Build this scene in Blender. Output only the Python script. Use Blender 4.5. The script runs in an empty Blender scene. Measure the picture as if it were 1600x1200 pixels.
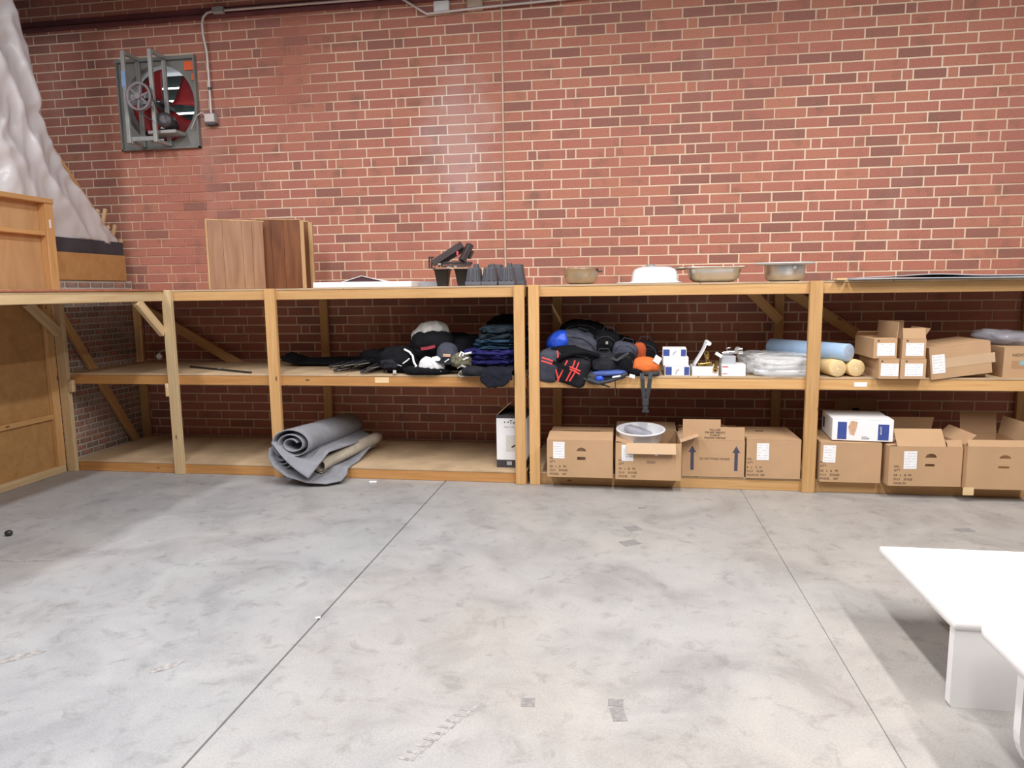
import bpy, bmesh, math, random
from mathutils import Vector, Matrix, Euler, noise
from mathutils.geometry import tessellate_polygon
random.seed(7)
sc = bpy.context.scene
COL = sc.collection
PI = math.pi
# ------------------------------------------------------------------ camera
cam = bpy.data.objects.new('camera', bpy.data.cameras.new('camera'))
COL.objects.link(cam)
CAM = Vector((1.0415, -6.364, 1.4854))
CR, CU, CF = Vector((.9879, .1526, -.0128)), Vector((-.0075, .1318, .9912)), Vector((-.1535, .9794, -.1314))
mx = Matrix((CR, CU, -CF)).transposed()
cam.matrix_world = Matrix.Translation(CAM) @ mx.to_quaternion().to_matrix().to_4x4()
cam.data.sensor_width = 36
cam.data.lens = 24.75
cam.data.clip_end = 100
sc.camera = cam
# ------------------------------------------------------------------ light
sc.view_settings.view_transform = 'Standard'
sc.view_settings.look = 'None'
sc.view_settings.gamma = 1
sc.view_settings.use_curve_mapping = False
sc.view_settings.exposure = 0.24
W = bpy.data.worlds.new('hall')
sc.world = W
W.use_nodes = True
W.node_tree.nodes['Background'].inputs[0].default_value = (.93, .94, 1.0, 1)
W.node_tree.nodes['Background'].inputs[1].default_value = .1


def strip_light(x, y0, y1, z, power, col):
    ld = bpy.data.lights.new('tube_light', 'AREA')
    ld.shape = 'RECTANGLE'
    ld.size = .22
    ld.size_y = y1 - y0
    ld.energy = power
    ld.color = col
    o = bpy.data.objects.new('tube_light', ld)
    o.location = (x, (y0 + y1) / 2, z)
    COL.objects.link(o)


for lx, pw, lc in ((-3.6, 135, (.96, .96, 1)), (-1.2, 165, (.97, .97, 1)), (1.3, 205, (1, .975, .95)), (3.8, 245, (1, .965, .94))):
    strip_light(lx, -6.9, -2.3, 4.32, pw * .86, lc)


# ------------------------------------------------------------------ materials
def new_mat(name):
    m = bpy.data.materials.new(name)
    m.use_nodes = True
    nt = m.node_tree
    return m, nt, nt.nodes['Principled BSDF']


def nd(nt, typ, **kw):
    n = nt.nodes.new(typ)
    for k, v in kw.items():
        if k.startswith('i_'):
            n.inputs[k[2:].replace('_', ' ')].default_value = v
        else:
            setattr(n, k, v)
    return n


def ramp(nt, stops):
    r = nt.nodes.new('ShaderNodeValToRGB')
    el = r.color_ramp.elements
    while len(el) < len(stops):
        el.new(.5)
    for e, (p, c) in zip(el, stops):
        e.position = p
        e.color = (*c, 1) if len(c) == 3 else c
    return r


def mul(c, k):
    return tuple(min(1, v * k) for v in c)


def plain(name, col, rough=.6, var=.12, scale=9, bump=0, bscale=60, metal=0, spec=.5, sheen=0):
    m, nt, b = new_mat(name)
    L = nt.links.new
    tc = nd(nt, 'ShaderNodeTexCoord')
    n = nd(nt, 'ShaderNodeTexNoise', i_Scale=scale, i_Detail=4)
    L(tc.outputs['Object'], n.inputs['Vector'])
    r = ramp(nt, [(.3, mul(col, 1 - var)), (.7, mul(col, 1 + var))])
    L(n.outputs['Fac'], r.inputs[0])
    L(r.outputs[0], b.inputs['Base Color'])
    b.inputs['Roughness'].default_value = rough
    b.inputs['Metallic'].default_value = metal
    b.inputs['Specular IOR Level'].default_value = spec
    if sheen:
        b.inputs['Sheen Weight'].default_value = sheen
    if bump:
        n2 = nd(nt, 'ShaderNodeTexNoise', i_Scale=bscale, i_Detail=3)
        L(tc.outputs['Object'], n2.inputs['Vector'])
        bp = nd(nt, 'ShaderNodeBump', i_Strength=bump, i_Distance=.01)
        L(n2.outputs['Fac'], bp.inputs['Height'])
        L(bp.outputs[0], b.inputs['Normal'])
    return m


def wood(name, light, dark, grain=26, rough=.62, knots=True, along='X'):
    m, nt, b = new_mat(name)
    L = nt.links.new
    tc = nd(nt, 'ShaderNodeTexCoord')
    oi = nd(nt, 'ShaderNodeObjectInfo')
    sh = nd(nt, 'ShaderNodeVectorMath', operation='SCALE', i_Scale=40)
    cb = nd(nt, 'ShaderNodeCombineXYZ')
    for k in 'XYZ':
        L(oi.outputs['Random'], cb.inputs[k])
    L(cb.outputs[0], sh.inputs[0])
    ad = nd(nt, 'ShaderNodeVectorMath', operation='ADD')
    L(tc.outputs['Object'], ad.inputs[0])
    L(sh.outputs[0], ad.inputs[1])
    mp = nd(nt, 'ShaderNodeMapping')
    mp.inputs['Scale'].default_value = {'X': (1.3, grain, grain), 'Y': (grain, 1.3, grain), 'Z': (grain, grain, 1.3)}[along]
    L(ad.outputs[0], mp.inputs[0])
    n = nd(nt, 'ShaderNodeTexNoise', i_Scale=1.6, i_Detail=5, i_Distortion=.8)
    L(mp.outputs[0], n.inputs['Vector'])
    r = ramp(nt, [(.28, dark), (.5, tuple((a + c) / 2 for a, c in zip(light, dark))), (.72, light)])
    L(n.outputs['Fac'], r.inputs[0])
    hs = nd(nt, 'ShaderNodeHueSaturation')
    mr = nd(nt, 'ShaderNodeMapRange')
    mr.inputs['To Min'].default_value = .86
    mr.inputs['To Max'].default_value = 1.1
    L(oi.outputs['Random'], mr.inputs[0])
    L(mr.outputs[0], hs.inputs['Value'])
    L(r.outputs[0], hs.inputs['Color'])
    out = hs.outputs[0]
    if knots:
        v = nd(nt, 'ShaderNodeTexVoronoi', i_Scale=4.2)
        mp2 = nd(nt, 'ShaderNodeMapping')
        mp2.inputs['Scale'].default_value = (.8, 1.9, 1.9)
        L(ad.outputs[0], mp2.inputs[0])
        L(mp2.outputs[0], v.inputs['Vector'])
        r2 = ramp(nt, [(.05, (1, 1, 1)), (.085, (0, 0, 0))])
        L(v.outputs['Distance'], r2.inputs[0])
        mi = nd(nt, 'ShaderNodeMix', data_type='RGBA')
        L(r2.outputs[0], mi.inputs[0])
        L(out, mi.inputs[6])
        mi.inputs[7].default_value = (*mul(dark, .32), 1)
        out = mi.outputs[2]
    L(out, b.inputs['Base Color'])
    b.inputs['Roughness'].default_value = rough
    bp = nd(nt, 'ShaderNodeBump', i_Strength=.12, i_Distance=.004)
    L(n.outputs['Fac'], bp.inputs['Height'])
    L(bp.outputs[0], b.inputs['Normal'])
    return m


def brick_mat():
    m, nt, b = new_mat('brick')
    L = nt.links.new
    at = nd(nt, 'ShaderNodeAttribute', attribute_name='tone')
    tc = nd(nt, 'ShaderNodeNewGeometry')
    r = ramp(nt, [(0, (.32, .145, .115)), (.14, (.36, .16, .125)), (.3, (.42, .175, .132)), (.55, (.47, .188, .138)), (.8, (.49, .20, .142)), (1, (.51, .22, .148))])
    L(at.outputs['Fac'], r.inputs[0])
    n = nd(nt, 'ShaderNodeTexNoise', i_Scale=5.5, i_Detail=3)
    L(tc.outputs['Position'], n.inputs['Vector'])
    r2 = ramp(nt, [(.55, (0, 0, 0)), (.74, (.8, .8, .8))])
    L(n.outputs['Fac'], r2.inputs[0])
    mi = nd(nt, 'ShaderNodeMix', data_type='RGBA')
    L(r2.outputs[0], mi.inputs[0])
    L(r.outputs[0], mi.inputs[6])
    mi.inputs[7].default_value = (.27, .145, .11, 1)
    n2 = nd(nt, 'ShaderNodeTexNoise', i_Scale=90, i_Detail=4)
    L(tc.outputs['Position'], n2.inputs['Vector'])
    r3 = ramp(nt, [(.3, (.82, .82, .82)), (.7, (1.12, 1.1, 1.1))])
    L(n2.outputs['Fac'], r3.inputs[0])
    mm = nd(nt, 'ShaderNodeMix', data_type='RGBA', blend_type='MULTIPLY')
    mm.inputs[0].default_value = 1
    L(mi.outputs[2], mm.inputs[6])
    L(r3.outputs[0], mm.inputs[7])
    # pale bloom in vertical runs
    mp = nd(nt, 'ShaderNodeMapping')
    mp.inputs['Scale'].default_value = (1.3, 1, .35)
    L(tc.outputs['Position'], mp.inputs[0])
    n3 = nd(nt, 'ShaderNodeTexNoise', i_Scale=1.5, i_Detail=5)
    L(mp.outputs[0], n3.inputs['Vector'])
    r4 = ramp(nt, [(.6, (0, 0, 0)), (.78, (.28, .28, .28))])
    L(n3.outputs['Fac'], r4.inputs[0])
    m2 = nd(nt, 'ShaderNodeMix', data_type='RGBA')
    L(r4.outputs[0], m2.inputs[0])
    L(mm.outputs[2], m2.inputs[6])
    m2.inputs[7].default_value = (.55, .40, .36, 1)
    o_ = over(nt, m2.outputs[2], blot(nt, tc.outputs['Position'], (-.42, 0, 2.75), (2.6, 0, 1.3), .3, 1.1, .3), (.66, .56, .56))
    L(o_, b.inputs['Base Color'])
    b.inputs['Roughness'].default_value = .8
    b.inputs['Specular IOR Level'].default_value = .3
    bp = nd(nt, 'ShaderNodeBump', i_Strength=.25, i_Distance=.003)
    L(n2.outputs['Fac'], bp.inputs['Height'])
    L(bp.outputs[0], b.inputs['Normal'])
    return m


def blot(nt, pos, c, k, lo, hi, amt):
    """soft-edged elliptical region on the wall, broken up by noise: a stain with a place of its own"""
    L = nt.links.new
    sb = nd(nt, 'ShaderNodeVectorMath', operation='SUBTRACT')
    L(pos, sb.inputs[0])
    sb.inputs[1].default_value = c
    ml = nd(nt, 'ShaderNodeVectorMath', operation='MULTIPLY')
    L(sb.outputs[0], ml.inputs[0])
    ml.inputs[1].default_value = k
    ln = nd(nt, 'ShaderNodeVectorMath', operation='LENGTH')
    L(ml.outputs[0], ln.inputs[0])
    n = nd(nt, 'ShaderNodeTexNoise', i_Scale=4, i_Detail=4)
    L(pos, n.inputs['Vector'])
    ad = nd(nt, 'ShaderNodeMath', operation='MULTIPLY_ADD')
    L(n.outputs['Fac'], ad.inputs[0])
    ad.inputs[1].default_value = 1.6
    L(ln.outputs['Value'], ad.inputs[2])
    mr = nd(nt, 'ShaderNodeMapRange')
    mr.inputs['From Min'].default_value = lo + .8
    mr.inputs['From Max'].default_value = hi + .8
    mr.inputs['To Min'].default_value = amt
    mr.inputs['To Max'].default_value = 0
    L(ad.outputs[0], mr.inputs[0])
    return mr.outputs[0]


def over(nt, base, fac, col):
    mi = nd(nt, 'ShaderNodeMix', data_type='RGBA')
    nt.links.new(fac, mi.inputs[0])
    nt.links.new(base, mi.inputs[6])
    mi.inputs[7].default_value = (*col, 1)
    return mi.outputs[2]


def mortar_mat():
    m, nt, b = new_mat('mortar')
    L = nt.links.new
    g = nd(nt, 'ShaderNodeNewGeometry')
    mp = nd(nt, 'ShaderNodeMapping')
    mp.inputs['Scale'].default_value = (1.2, 1, .4)
    L(g.outputs['Position'], mp.inputs[0])
    n = nd(nt, 'ShaderNodeTexNoise', i_Scale=1.1, i_Detail=4)
    L(mp.outputs[0], n.inputs['Vector'])
    r = ramp(nt, [(.3, (.62, .42, .29)), (.5, (.80, .62, .46)), (.66, (.86, .70, .55))])
    L(n.outputs['Fac'], r.inputs[0])
    P = g.outputs['Position']
    o_ = over(nt, r.outputs[0], blot(nt, P, (-2.95, 0, 2.25), (1.5, 0, .85), .3, 1.1, .9), (.47, .20, .135))
    o_ = over(nt, o_, blot(nt, P, (-1.98, 0, 3.55), (3.2, 0, 1.1), .3, 1.1, .85), (.45, .19, .125))
    o_ = over(nt, o_, blot(nt, P, (2.35, 0, 3.5), (2.2, 0, 1.9), .3, 1.1, .55), (.5, .24, .16))
    o_ = over(nt, o_, blot(nt, P, (-.42, 0, 2.75), (2.6, 0, 1.3), .3, 1.1, .5), (.86, .80, .78))
    L(o_, b.inputs['Base Color'])
    b.inputs['Roughness'].default_value = .9
    return m


def concrete_mat():
    m, nt, b = new_mat('concrete')
    L = nt.links.new
    g = nd(nt, 'ShaderNodeNewGeometry')
    n1 = nd(nt, 'ShaderNodeTexNoise', i_Scale=.55, i_Detail=4)
    n2 = nd(nt, 'ShaderNodeTexNoise', i_Scale=2.6, i_Detail=8, i_Roughness=.62, i_Distortion=.7)
    n3 = nd(nt, 'ShaderNodeTexNoise', i_Scale=120, i_Detail=2)
    n4 = nd(nt, 'ShaderNodeTexNoise', i_Scale=1.9, i_Detail=5, i_Distortion=1.2)
    n5 = nd(nt, 'ShaderNodeTexNoise', i_Scale=9, i_Detail=6, i_Roughness=.7, i_Distortion=.5)
    for n in (n1, n2, n3, n5):
        L(g.outputs['Position'], n.inputs['Vector'])
    mp = nd(nt, 'ShaderNodeMapping')
    mp.inputs['Rotation'].default_value = (0, 0, .5)
    mp.inputs['Scale'].default_value = (2.2, .8, 1)
    mp.inputs['Location'].default_value = (3.3, 1.7, 0)
    L(g.outputs['Position'], mp.inputs[0])
    L(mp.outputs[0], n4.inputs['Vector'])
    # warm <-> cool mixed light painted into the slab's tint
    sx = nd(nt, 'ShaderNodeSeparateXYZ')
    L(g.outputs['Position'], sx.inputs[0])
    r1 = ramp(nt, [(.35, (.335, .34, .347)), (.65, (.355, .335, .315))])
    gx = nd(nt, 'ShaderNodeMapRange')
    gx.inputs['From Min'].default_value = -3
    gx.inputs['From Max'].default_value = 3.5
    gx.inputs['To Min'].default_value = -.16
    gx.inputs['To Max'].default_value = .2
    L(sx.outputs[0], gx.inputs[0])
    ad = nd(nt, 'ShaderNodeMath', operation='ADD')
    L(n1.outputs['Fac'], ad.inputs[0])
    L(gx.outputs[0], ad.inputs[1])
    L(ad.outputs[0], r1.inputs[0])
    r2 = ramp(nt, [(.3, (.76, .76, .77)), (.5, (1, 1, 1)), (.72, (1.16, 1.15, 1.13))])
    L(n2.outputs['Fac'], r2.inputs[0])
    ma = nd(nt, 'ShaderNodeMix', data_type='RGBA', blend_type='MULTIPLY')
    ma.inputs[0].default_value = .9
    L(r1.outputs[0], ma.inputs[6])
    L(r2.outputs[0], ma.inputs[7])
    r5 = ramp(nt, [(.34, (.76, .75, .74)), (.46, (1, 1, 1)), (.62, (1.0, 1.0, 1.0)), (.72, (1.08, 1.07, 1.06))])
    L(n5.outputs['Fac'], r5.inputs[0])
    mb = nd(nt, 'ShaderNodeMix', data_type='RGBA', blend_type='MULTIPLY')
    mb.inputs[0].default_value = .8
    L(ma.outputs[2], mb.inputs[6])
    L(r5.outputs[0], mb.inputs[7])
    r4 = ramp(nt, [(.66, (0, 0, 0)), (.78, (.6, .6, .6))])
    L(n4.outputs['Fac'], r4.inputs[0])
    mc = nd(nt, 'ShaderNodeMix', data_type='RGBA')
    L(r4.outputs[0], mc.inputs[0])
    L(mb.outputs[2], mc.inputs[6])
    mc.inputs[7].default_value = (.32, .30, .285, 1)
    r3 = ramp(nt, [(.3, (.9, .9, .9)), (.7, (1.06, 1.06, 1.06))])
    L(n3.outputs['Fac'], r3.inputs[0])
    md = nd(nt, 'ShaderNodeMix', data_type='RGBA', blend_type='MULTIPLY')
    md.inputs[0].default_value = 1
    L(mc.outputs[2], md.inputs[6])
    L(r3.outputs[0], md.inputs[7])
    L(md.outputs[2], b.inputs['Base Color'])
    rr = ramp(nt, [(.3, (.42, .42, .42)), (.7, (.6, .6, .6))])
    L(n2.outputs['Fac'], rr.inputs[0])
    L(rr.outputs[0], b.inputs['Roughness'])
    bp = nd(nt, 'ShaderNodeBump', i_Strength=.05, i_Distance=.004)
    L(n5.outputs['Fac'], bp.inputs['Height'])
    L(bp.outputs[0], b.inputs['Normal'])
    return m


def film_mat(name, col, clear=.35, rough=.25):
    m, nt, b = new_mat(name)
    L = nt.links.new
    tc = nd(nt, 'ShaderNodeTexCoord')
    n = nd(nt, 'ShaderNodeTexNoise', i_Scale=3, i_Detail=4)
    L(tc.outputs['Object'], n.inputs['Vector'])
    r = ramp(nt, [(.3, mul(col, .92)), (.7, mul(col, 1.04))])
    L(n.outputs['Fac'], r.inputs[0])
    L(r.outputs[0], b.inputs['Base Color'])
    b.inputs['Roughness'].default_value = rough
    tl = nd(nt, 'ShaderNodeBsdfTranslucent')
    tl.inputs[0].default_value = (*col, 1)
    tp = nd(nt, 'ShaderNodeBsdfTransparent')
    m1 = nd(nt, 'ShaderNodeMixShader')
    m1.inputs[0].default_value = .4
    L(b.outputs[0], m1.inputs[1])
    L(tl.outputs[0], m1.inputs[2])
    m2 = nd(nt, 'ShaderNodeMixShader')
    m2.inputs[0].default_value = clear
    L(m1.outputs[0], m2.inputs[1])
    L(tp.outputs[0], m2.inputs[2])
    L(m2.outputs[0], nt.nodes['Material Output'].inputs[0])
    return m


def glow_mat(name, col, k):
    m, nt, b = new_mat(name)
    b.inputs['Base Color'].default_value = (*col, 1)
    b.inputs['Emission Color'].default_value = (*col, 1)
    b.inputs['Emission Strength'].default_value = k
    return m


M = dict(
    brick=brick_mat(), mortar=mortar_mat(), concrete=concrete_mat(),
    pale_caulk=plain('pale_caulk', (.66, .50, .39), .8, .12, 5),
    caulk=plain('caulk', (.50, .38, .29), .8, .2, 5),
    pine=wood('pine', (.66, .40, .17), (.54, .29, .105)),
    orange_pine=wood('orange_pine', (.56, .27, .08), (.45, .19, .05)),
    panel_brick=plain('printed_brick', (.34, .20, .15), .8, .35, 14),
    panel_joint=plain('printed_joint', (.62, .60, .56), .8, .1, 10),
    shaded_pine=wood('shaded_pine', (.60, .31, .105), (.48, .215, .06)),  # pine with the shade on the fan-end rails put into its colour
    pale_pine=wood('pale_pine', (.76, .58, .34), (.62, .43, .22)),
    ply=wood('plywood', (.50, .28, .11), (.40, .205, .07), grain=7, knots=False),
    ply_up=wood('plywood_upper', (.60, .38, .19), (.50, .29, .13), grain=6, knots=False, along='Z'),
    deck=plain('particle_board', (.50, .36, .22), .75, .16, 5, .15, 160),
    deck_edge=plain('board_edge', (.40, .15, .08), .8, .2, 30),
    walnut_a=wood('stained_slab_pale', (.42, .24, .14), (.27, .135, .075), grain=9, rough=.35, knots=False, along='Z'),
    walnut_b=wood('stained_slab_dark', (.26, .095, .035), (.13, .042, .016), grain=9, rough=.4, knots=False, along='Z'),
    slab_edge=wood('slab_edge', (.62, .40, .20), (.45, .26, .11), grain=14, along='Z'),
    card=plain('cardboard', (.50, .315, .175), .85, .06, 4, .06, 120),
    card_in=plain('cardboard_inside', (.56, .385, .24), .85, .06, 4),
    card_dark=plain('brown_cardboard', (.42, .24, .12), .85, .08, 4),
    white=plain('white_paper', (.86, .86, .87), .7, .03, 8),
    lamin=plain('white_laminate', (.88, .87, .86), .35, .02, 2),
    ink=plain('dark_ink', (.05, .045, .05), .7, .1, 30),
    grey_ink=plain('grey_ink', (.42, .42, .44), .7, .1, 30),
    brown_ink=plain('brown_ink', (.10, .06, .04), .8, .1, 30),
    navy_ink=plain('navy_ink', (.065, .06, .10), .7, .1, 30),
    blue=plain('blue_print', (.045, .075, .30), .6, .1, 20),
    peach=plain('peach_print', (.62, .40, .26), .7, .25, 40),
    teal_ink=plain('teal_print', (.25, .40, .42), .7, .15, 20),
    dark_red=plain('dull_red_print', (.30, .025, .04), .7, .2, 30),
    maroon=plain('maroon_gap', (.07, .025, .03), .8, .2, 10),
    red_ink=plain('red_print', (.65, .08, .12), .6, .1, 20),
    steel=plain('brushed_steel', (.72, .70, .67), .34, .06, 14, .05, 90, metal=1),
    dull_steel=plain('dull_steel', (.62, .54, .44), .42, .1, 14, .05, 90, metal=1),
    white_steel=plain('white_enamel', (.66, .67, .68), .3, .03, 8),
    porcelain=plain('porcelain', (.86, .87, .90), .12, .02, 6),
    galv=plain('galvanised_metal', (.42, .44, .43), .5, .14, 8, metal=.4),
    fan_grey=plain('fan_panel_paint', (.21, .215, .20), .55, .18, 5),
    dark_metal=plain('oily_metal', (.085, .08, .085), .45, .25, 12, metal=.5),
    iron=plain('dusty_cast_iron', (.30, .27, .29), .6, .15, 20, metal=.2),
    blade=plain('red_blade', (.30, .022, .026), .5, .2, 6),
    conduit=plain('conduit_metal', (.62, .56, .53), .4, .06, 8, metal=.3),
    ledger=plain('oxide_red_steel', (.16, .05, .05), .6, .2, 6),
    roof=plain('painted_deck', (.30, .28, .28), .8, .1, 3),
    orange_sticker=plain('orange_sticker', (.85, .14, .04), .6, .05, 10),
    blue_sticker=plain('blue_sticker', (.28, .42, .68), .6, .1, 10),
    black_cloth=plain('black_cloth', (.008, .008, .010), .95, .3, 18, .5, 55, spec=.15),
    coal_cloth=plain('charcoal_cloth', (.022, .022, .027), .95, .2, 18, .45, 55, spec=.15),
    slate_cloth=plain('slate_cloth', (.062, .066, .09), .9, .16, 16, .4, 50, spec=.15),
    grey_cloth=plain('grey_cloth', (.46, .44, .42), .9, .1, 16, .4, 50, spec=.15),
    white_cloth=plain('white_cloth', (.80, .80, .80), .8, .06, 16, .3, 40, spec=.15),
    navy_cloth=plain('navy_cloth', (.014, .015, .024), .95, .2, 18, .5, 50, spec=.15),
    royal_cloth=plain('royal_blue_cloth', (.02, .018, .105), .9, .25, 14, .5, 45, spec=.15),
    teal_cloth=plain('teal_cloth', (.02, .048, .08), .9, .25, 14, .5, 45, spec=.15),
    dusk_cloth=plain('dark_teal_cloth', (.017, .026, .034), .9, .25, 14, .5, 45, spec=.15),
    bright_blue=plain('bright_blue_nylon', (.02, .085, .62), .4, .2, 9, .3, 25),
    mid_blue=plain('blue_lining', (.05, .09, .30), .6, .2, 12, .3, 35),
    red_cord=plain('red_cord', (.85, .07, .06), .6, .08, 20),
    orange_cloth=plain('orange_cloth', (.72, .17, .045), .75, .12, 10, .35, 40, spec=.15),
    rust_cloth=plain('rust_cloth', (.42, .085, .03), .8, .15, 10, .35, 40, spec=.15),
    camo=plain('camouflage_cloth', (.15, .14, .09), .9, .65, 45, .4, 60),
    webbing=plain('grey_webbing', (.035, .038, .045), .7, .2, 60, .3, 120),
    black_plastic=plain('black_plastic', (.022, .02, .021), .45, .2, 20),
    grey_plastic=plain('dark_grey_plastic', (.07, .07, .083), .5, .12, 14),
    brown_metal=plain('brown_black_metal', (.05, .035, .035), .5, .2, 14),
    bare_metal=plain('pale_buckle_metal', (.55, .53, .48), .4, .1, 20, metal=.6),
    brass=plain('brass', (.70, .48, .18), .25, .1, 20, metal=1),
    chrome=plain('chrome', (.80, .80, .80), .1, .03, 10, metal=1),
    carpet=plain('grey_carpet', (.27, .275, .30), .95, .09, 14, .5, 220),
    carpet_back=plain('carpet_backing', (.46, .40, .32), .95, .12, 14, .4, 160),
    foam_y=plain('yellow_foam', (.85, .62, .30), .8, .06, 8, .2, 60),
    foam_b=plain('blue_foam', (.36, .52, .74), .8, .06, 8, .2, 60),
    grey_foam=plain('grey_sheet', (.42, .43, .46), .8, .06, 6),
    dark_board=plain('black_scuffed_board', (.045, .047, .06), .55, .25, 6),
    film=film_mat('plastic_film', (.94, .93, .94), .16, .14),
    bag=film_mat('clear_bag', (.95, .96, .98), .5, .08),
    grey_wrap=film_mat('grey_bag', (.60, .60, .68), .25, .2),
    daylight=glow_mat('daylight', (.92, .97, 1), 3.2),
    louvre=plain('pale_louvre', (.10, .15, .14), .5, .1, 10),
    residue=plain('adhesive_residue', (.235, .222, .217), .8, .22, 60),
    stain=plain('floor_stain', (.31, .295, .285), .75, .35, 40),
    joint=plain('joint_filler', (.20, .155, .11), .9, .25, 20),
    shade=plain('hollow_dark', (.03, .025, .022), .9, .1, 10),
)


# ------------------------------------------------------------------ mesh helpers
class MB:
    def __init__(s):
        s.v, s.f, s.m, s.sm = [], [], [], []
        s.T = Matrix.Identity(4)

    def add(s, vs, fs, mi=0, smooth=False):
        o = len(s.v)
        s.v += [s.T @ Vector(p) for p in vs]
        s.f += [[i + o for i in f] for f in fs]
        s.m += [mi] * len(fs)
        s.sm += [smooth] * len(fs)
        return s

    def box(s, x0, x1, y0, y1, z0, z1, ch=0, mi=0):
        if ch <= 0:
            vs = [(x, y, z) for z in (z0, z1) for y in (y0, y1) for x in (x0, x1)]
            return s.add(vs, [(0, 2, 3, 1), (4, 5, 7, 6), (0, 1, 5, 4), (2, 6, 7, 3), (0, 4, 6, 2), (1, 3, 7, 5)], mi)
        c = min(ch, (x1 - x0) * .45, (y1 - y0) * .45, (z1 - z0) * .45)
        X, Y, Z = (x0, x1), (y0, y1), (z0, z1)
        vs, ix = [], {}
        for i in (0, 1):
            for j in (0, 1):
                for k in (0, 1):
                    p = (X[i], Y[j], Z[k])
                    sg = ((1, -1)[i], (1, -1)[j], (1, -1)[k])
                    for a in range(3):
                        q = [p[t] + (0 if t == a else sg[t] * c) for t in range(3)]
                        ix[i, j, k, a] = len(vs)
                        vs.append(q)
        fs = []
        for a in range(3):
            b, d = (a + 1) % 3, (a + 2) % 3
            for e in (0, 1):
                def g(u, w, ax):
                    t = [0, 0, 0]
                    t[a], t[b], t[d] = e, u, w
                    return ix[t[0], t[1], t[2], ax]
                q = [g(0, 0, a), g(1, 0, a), g(1, 1, a), g(0, 1, a)]
                fs.append(q if e else q[::-1])
        for a in range(3):
            b, d = (a + 1) % 3, (a + 2) % 3
            for u in (0, 1):
                for w in (0, 1):
                    def h(e, ax):
                        t = [0, 0, 0]
                        t[a], t[b], t[d] = e, u, w
                        return ix[t[0], t[1], t[2], ax]
                    q = [h(0, b), h(1, b), h(1, d), h(0, d)]
                    fs.append(q if (u == w) else q[::-1])
        for i in (0, 1):
            for j in (0, 1):
                for k in (0, 1):
                    q = [ix[i, j, k, 0], ix[i, j, k, 1], ix[i, j, k, 2]]
                    fs.append(q if (i + j + k) % 2 else q[::-1])
        return s.add(vs, fs, mi)

    def tube(s, pts, r, n=10, mi=0, cap=True, flat=None):
        pts = [Vector(p) for p in pts]
        rs = r if isinstance(r, (list, tuple)) else [r] * len(pts)
        vs, fs = [], []
        up = None
        for i, p in enumerate(pts):
            t = (pts[min(i + 1, len(pts) - 1)] - pts[max(i - 1, 0)]).normalized()
            if up is None:
                up = Vector((0, 0, 1)) if abs(t.z) < .9 else Vector((0, 1, 0))
            a = t.cross(up).normalized()
            bb = a.cross(t).normalized()
            up = bb
            for k in range(n):
                th = 2 * PI * k / n
                ra, rb = (rs[i], rs[i]) if flat is None else (rs[i], rs[i] * flat)
                vs.append(p + a * (ra * math.cos(th)) + bb * (rb * math.sin(th)))
        for i in range(len(pts) - 1):
            for k in range(n):
                k2 = (k + 1) % n
                fs.append((i * n + k, i * n + k2, (i + 1) * n + k2, (i + 1) * n + k))
        s.add(vs, fs, mi, True)
        if cap:
            e = (len(pts) - 1) * n
            s.add(vs, [tuple(range(n))[::-1], tuple(range(e, e + n))], mi)
        return s

    def ribbon(s, pts, w, th, side=(0, 0, 1), mi=0):
        """flat strap along pts; side = direction of its width"""
        pts = [Vector(p) for p in pts]
        vs, fs = [], []
        for i, p in enumerate(pts):
            t = (pts[min(i + 1, len(pts) - 1)] - pts[max(i - 1, 0)]).normalized()
            sd = Vector(side)
            sd = (sd - t * sd.dot(t))
            sd = sd.normalized() if sd.length > 1e-4 else Vector((1, 0, 0))
            nn = t.cross(sd).normalized()
            for a, b in ((-1, -1), (1, -1), (1, 1), (-1, 1)):
                vs.append(p + sd * (a * w / 2) + nn * (b * th / 2))
        for i in range(len(pts) - 1):
            for k in range(4):
                k2 = (k + 1) % 4
                fs.append((i * 4 + k, i * 4 + k2, i * 4 + 4 + k2, i * 4 + 4 + k))
        e = (len(pts) - 1) * 4
        fs += [(3, 2, 1, 0), (e, e + 1, e + 2, e + 3)]
        return s.add(vs, fs, mi, False)

    def lathe(s, prof, n=28, mi=0, sx=1, sy=1, smooth=True, caps=True):
        vs, fs = [], []
        for r, z in prof:
            for k in range(n):
                t = 2 * PI * k / n
                vs.append((r * sx * math.cos(t), r * sy * math.sin(t), z))
        for i in range(len(prof) - 1):
            for k in range(n):
                k2 = (k + 1) % n
                fs.append((i * n + k, i * n + k2, (i + 1) * n + k2, (i + 1) * n + k))
        s.add(vs, fs, mi, smooth)
        if caps:
            e = (len(prof) - 1) * n
            if prof[0][0] > 1e-5:
                s.add(vs, [tuple(range(n))[::-1]], mi)
            if prof[-1][0] > 1e-5:
                s.add(vs, [tuple(range(e, e + n))], mi)
        return s

    def rrect(s, rings, mi=0, n=6, caps=(True, True)):
        """loft through rounded rectangles: rings of (half_x, half_y, radius, z)"""
        vs, fs = [], []
        per = 4 * (n + 1)
        for hx, hy, r, z in rings:
            r = min(r, hx * .98, hy * .98)
            for q, (cx, cy) in enumerate(((1, 1), (-1, 1), (-1, -1), (1, -1))):
                for k in range(n + 1):
                    t = PI / 2 * (q + k / n)
                    vs.append((cx * (hx - r) + r * math.cos(t), cy * (hy - r) + r * math.sin(t), z))
        for i in range(len(rings) - 1):
            for k in range(per):
                k2 = (k + 1) % per
                fs.append((i * per + k, i * per + k2, (i + 1) * per + k2, (i + 1) * per + k))
        s.add(vs, fs, mi, True)
        e = (len(rings) - 1) * per
        cf = []
        if caps[0]:
            cf.append(tuple(range(per))[::-1])
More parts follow.
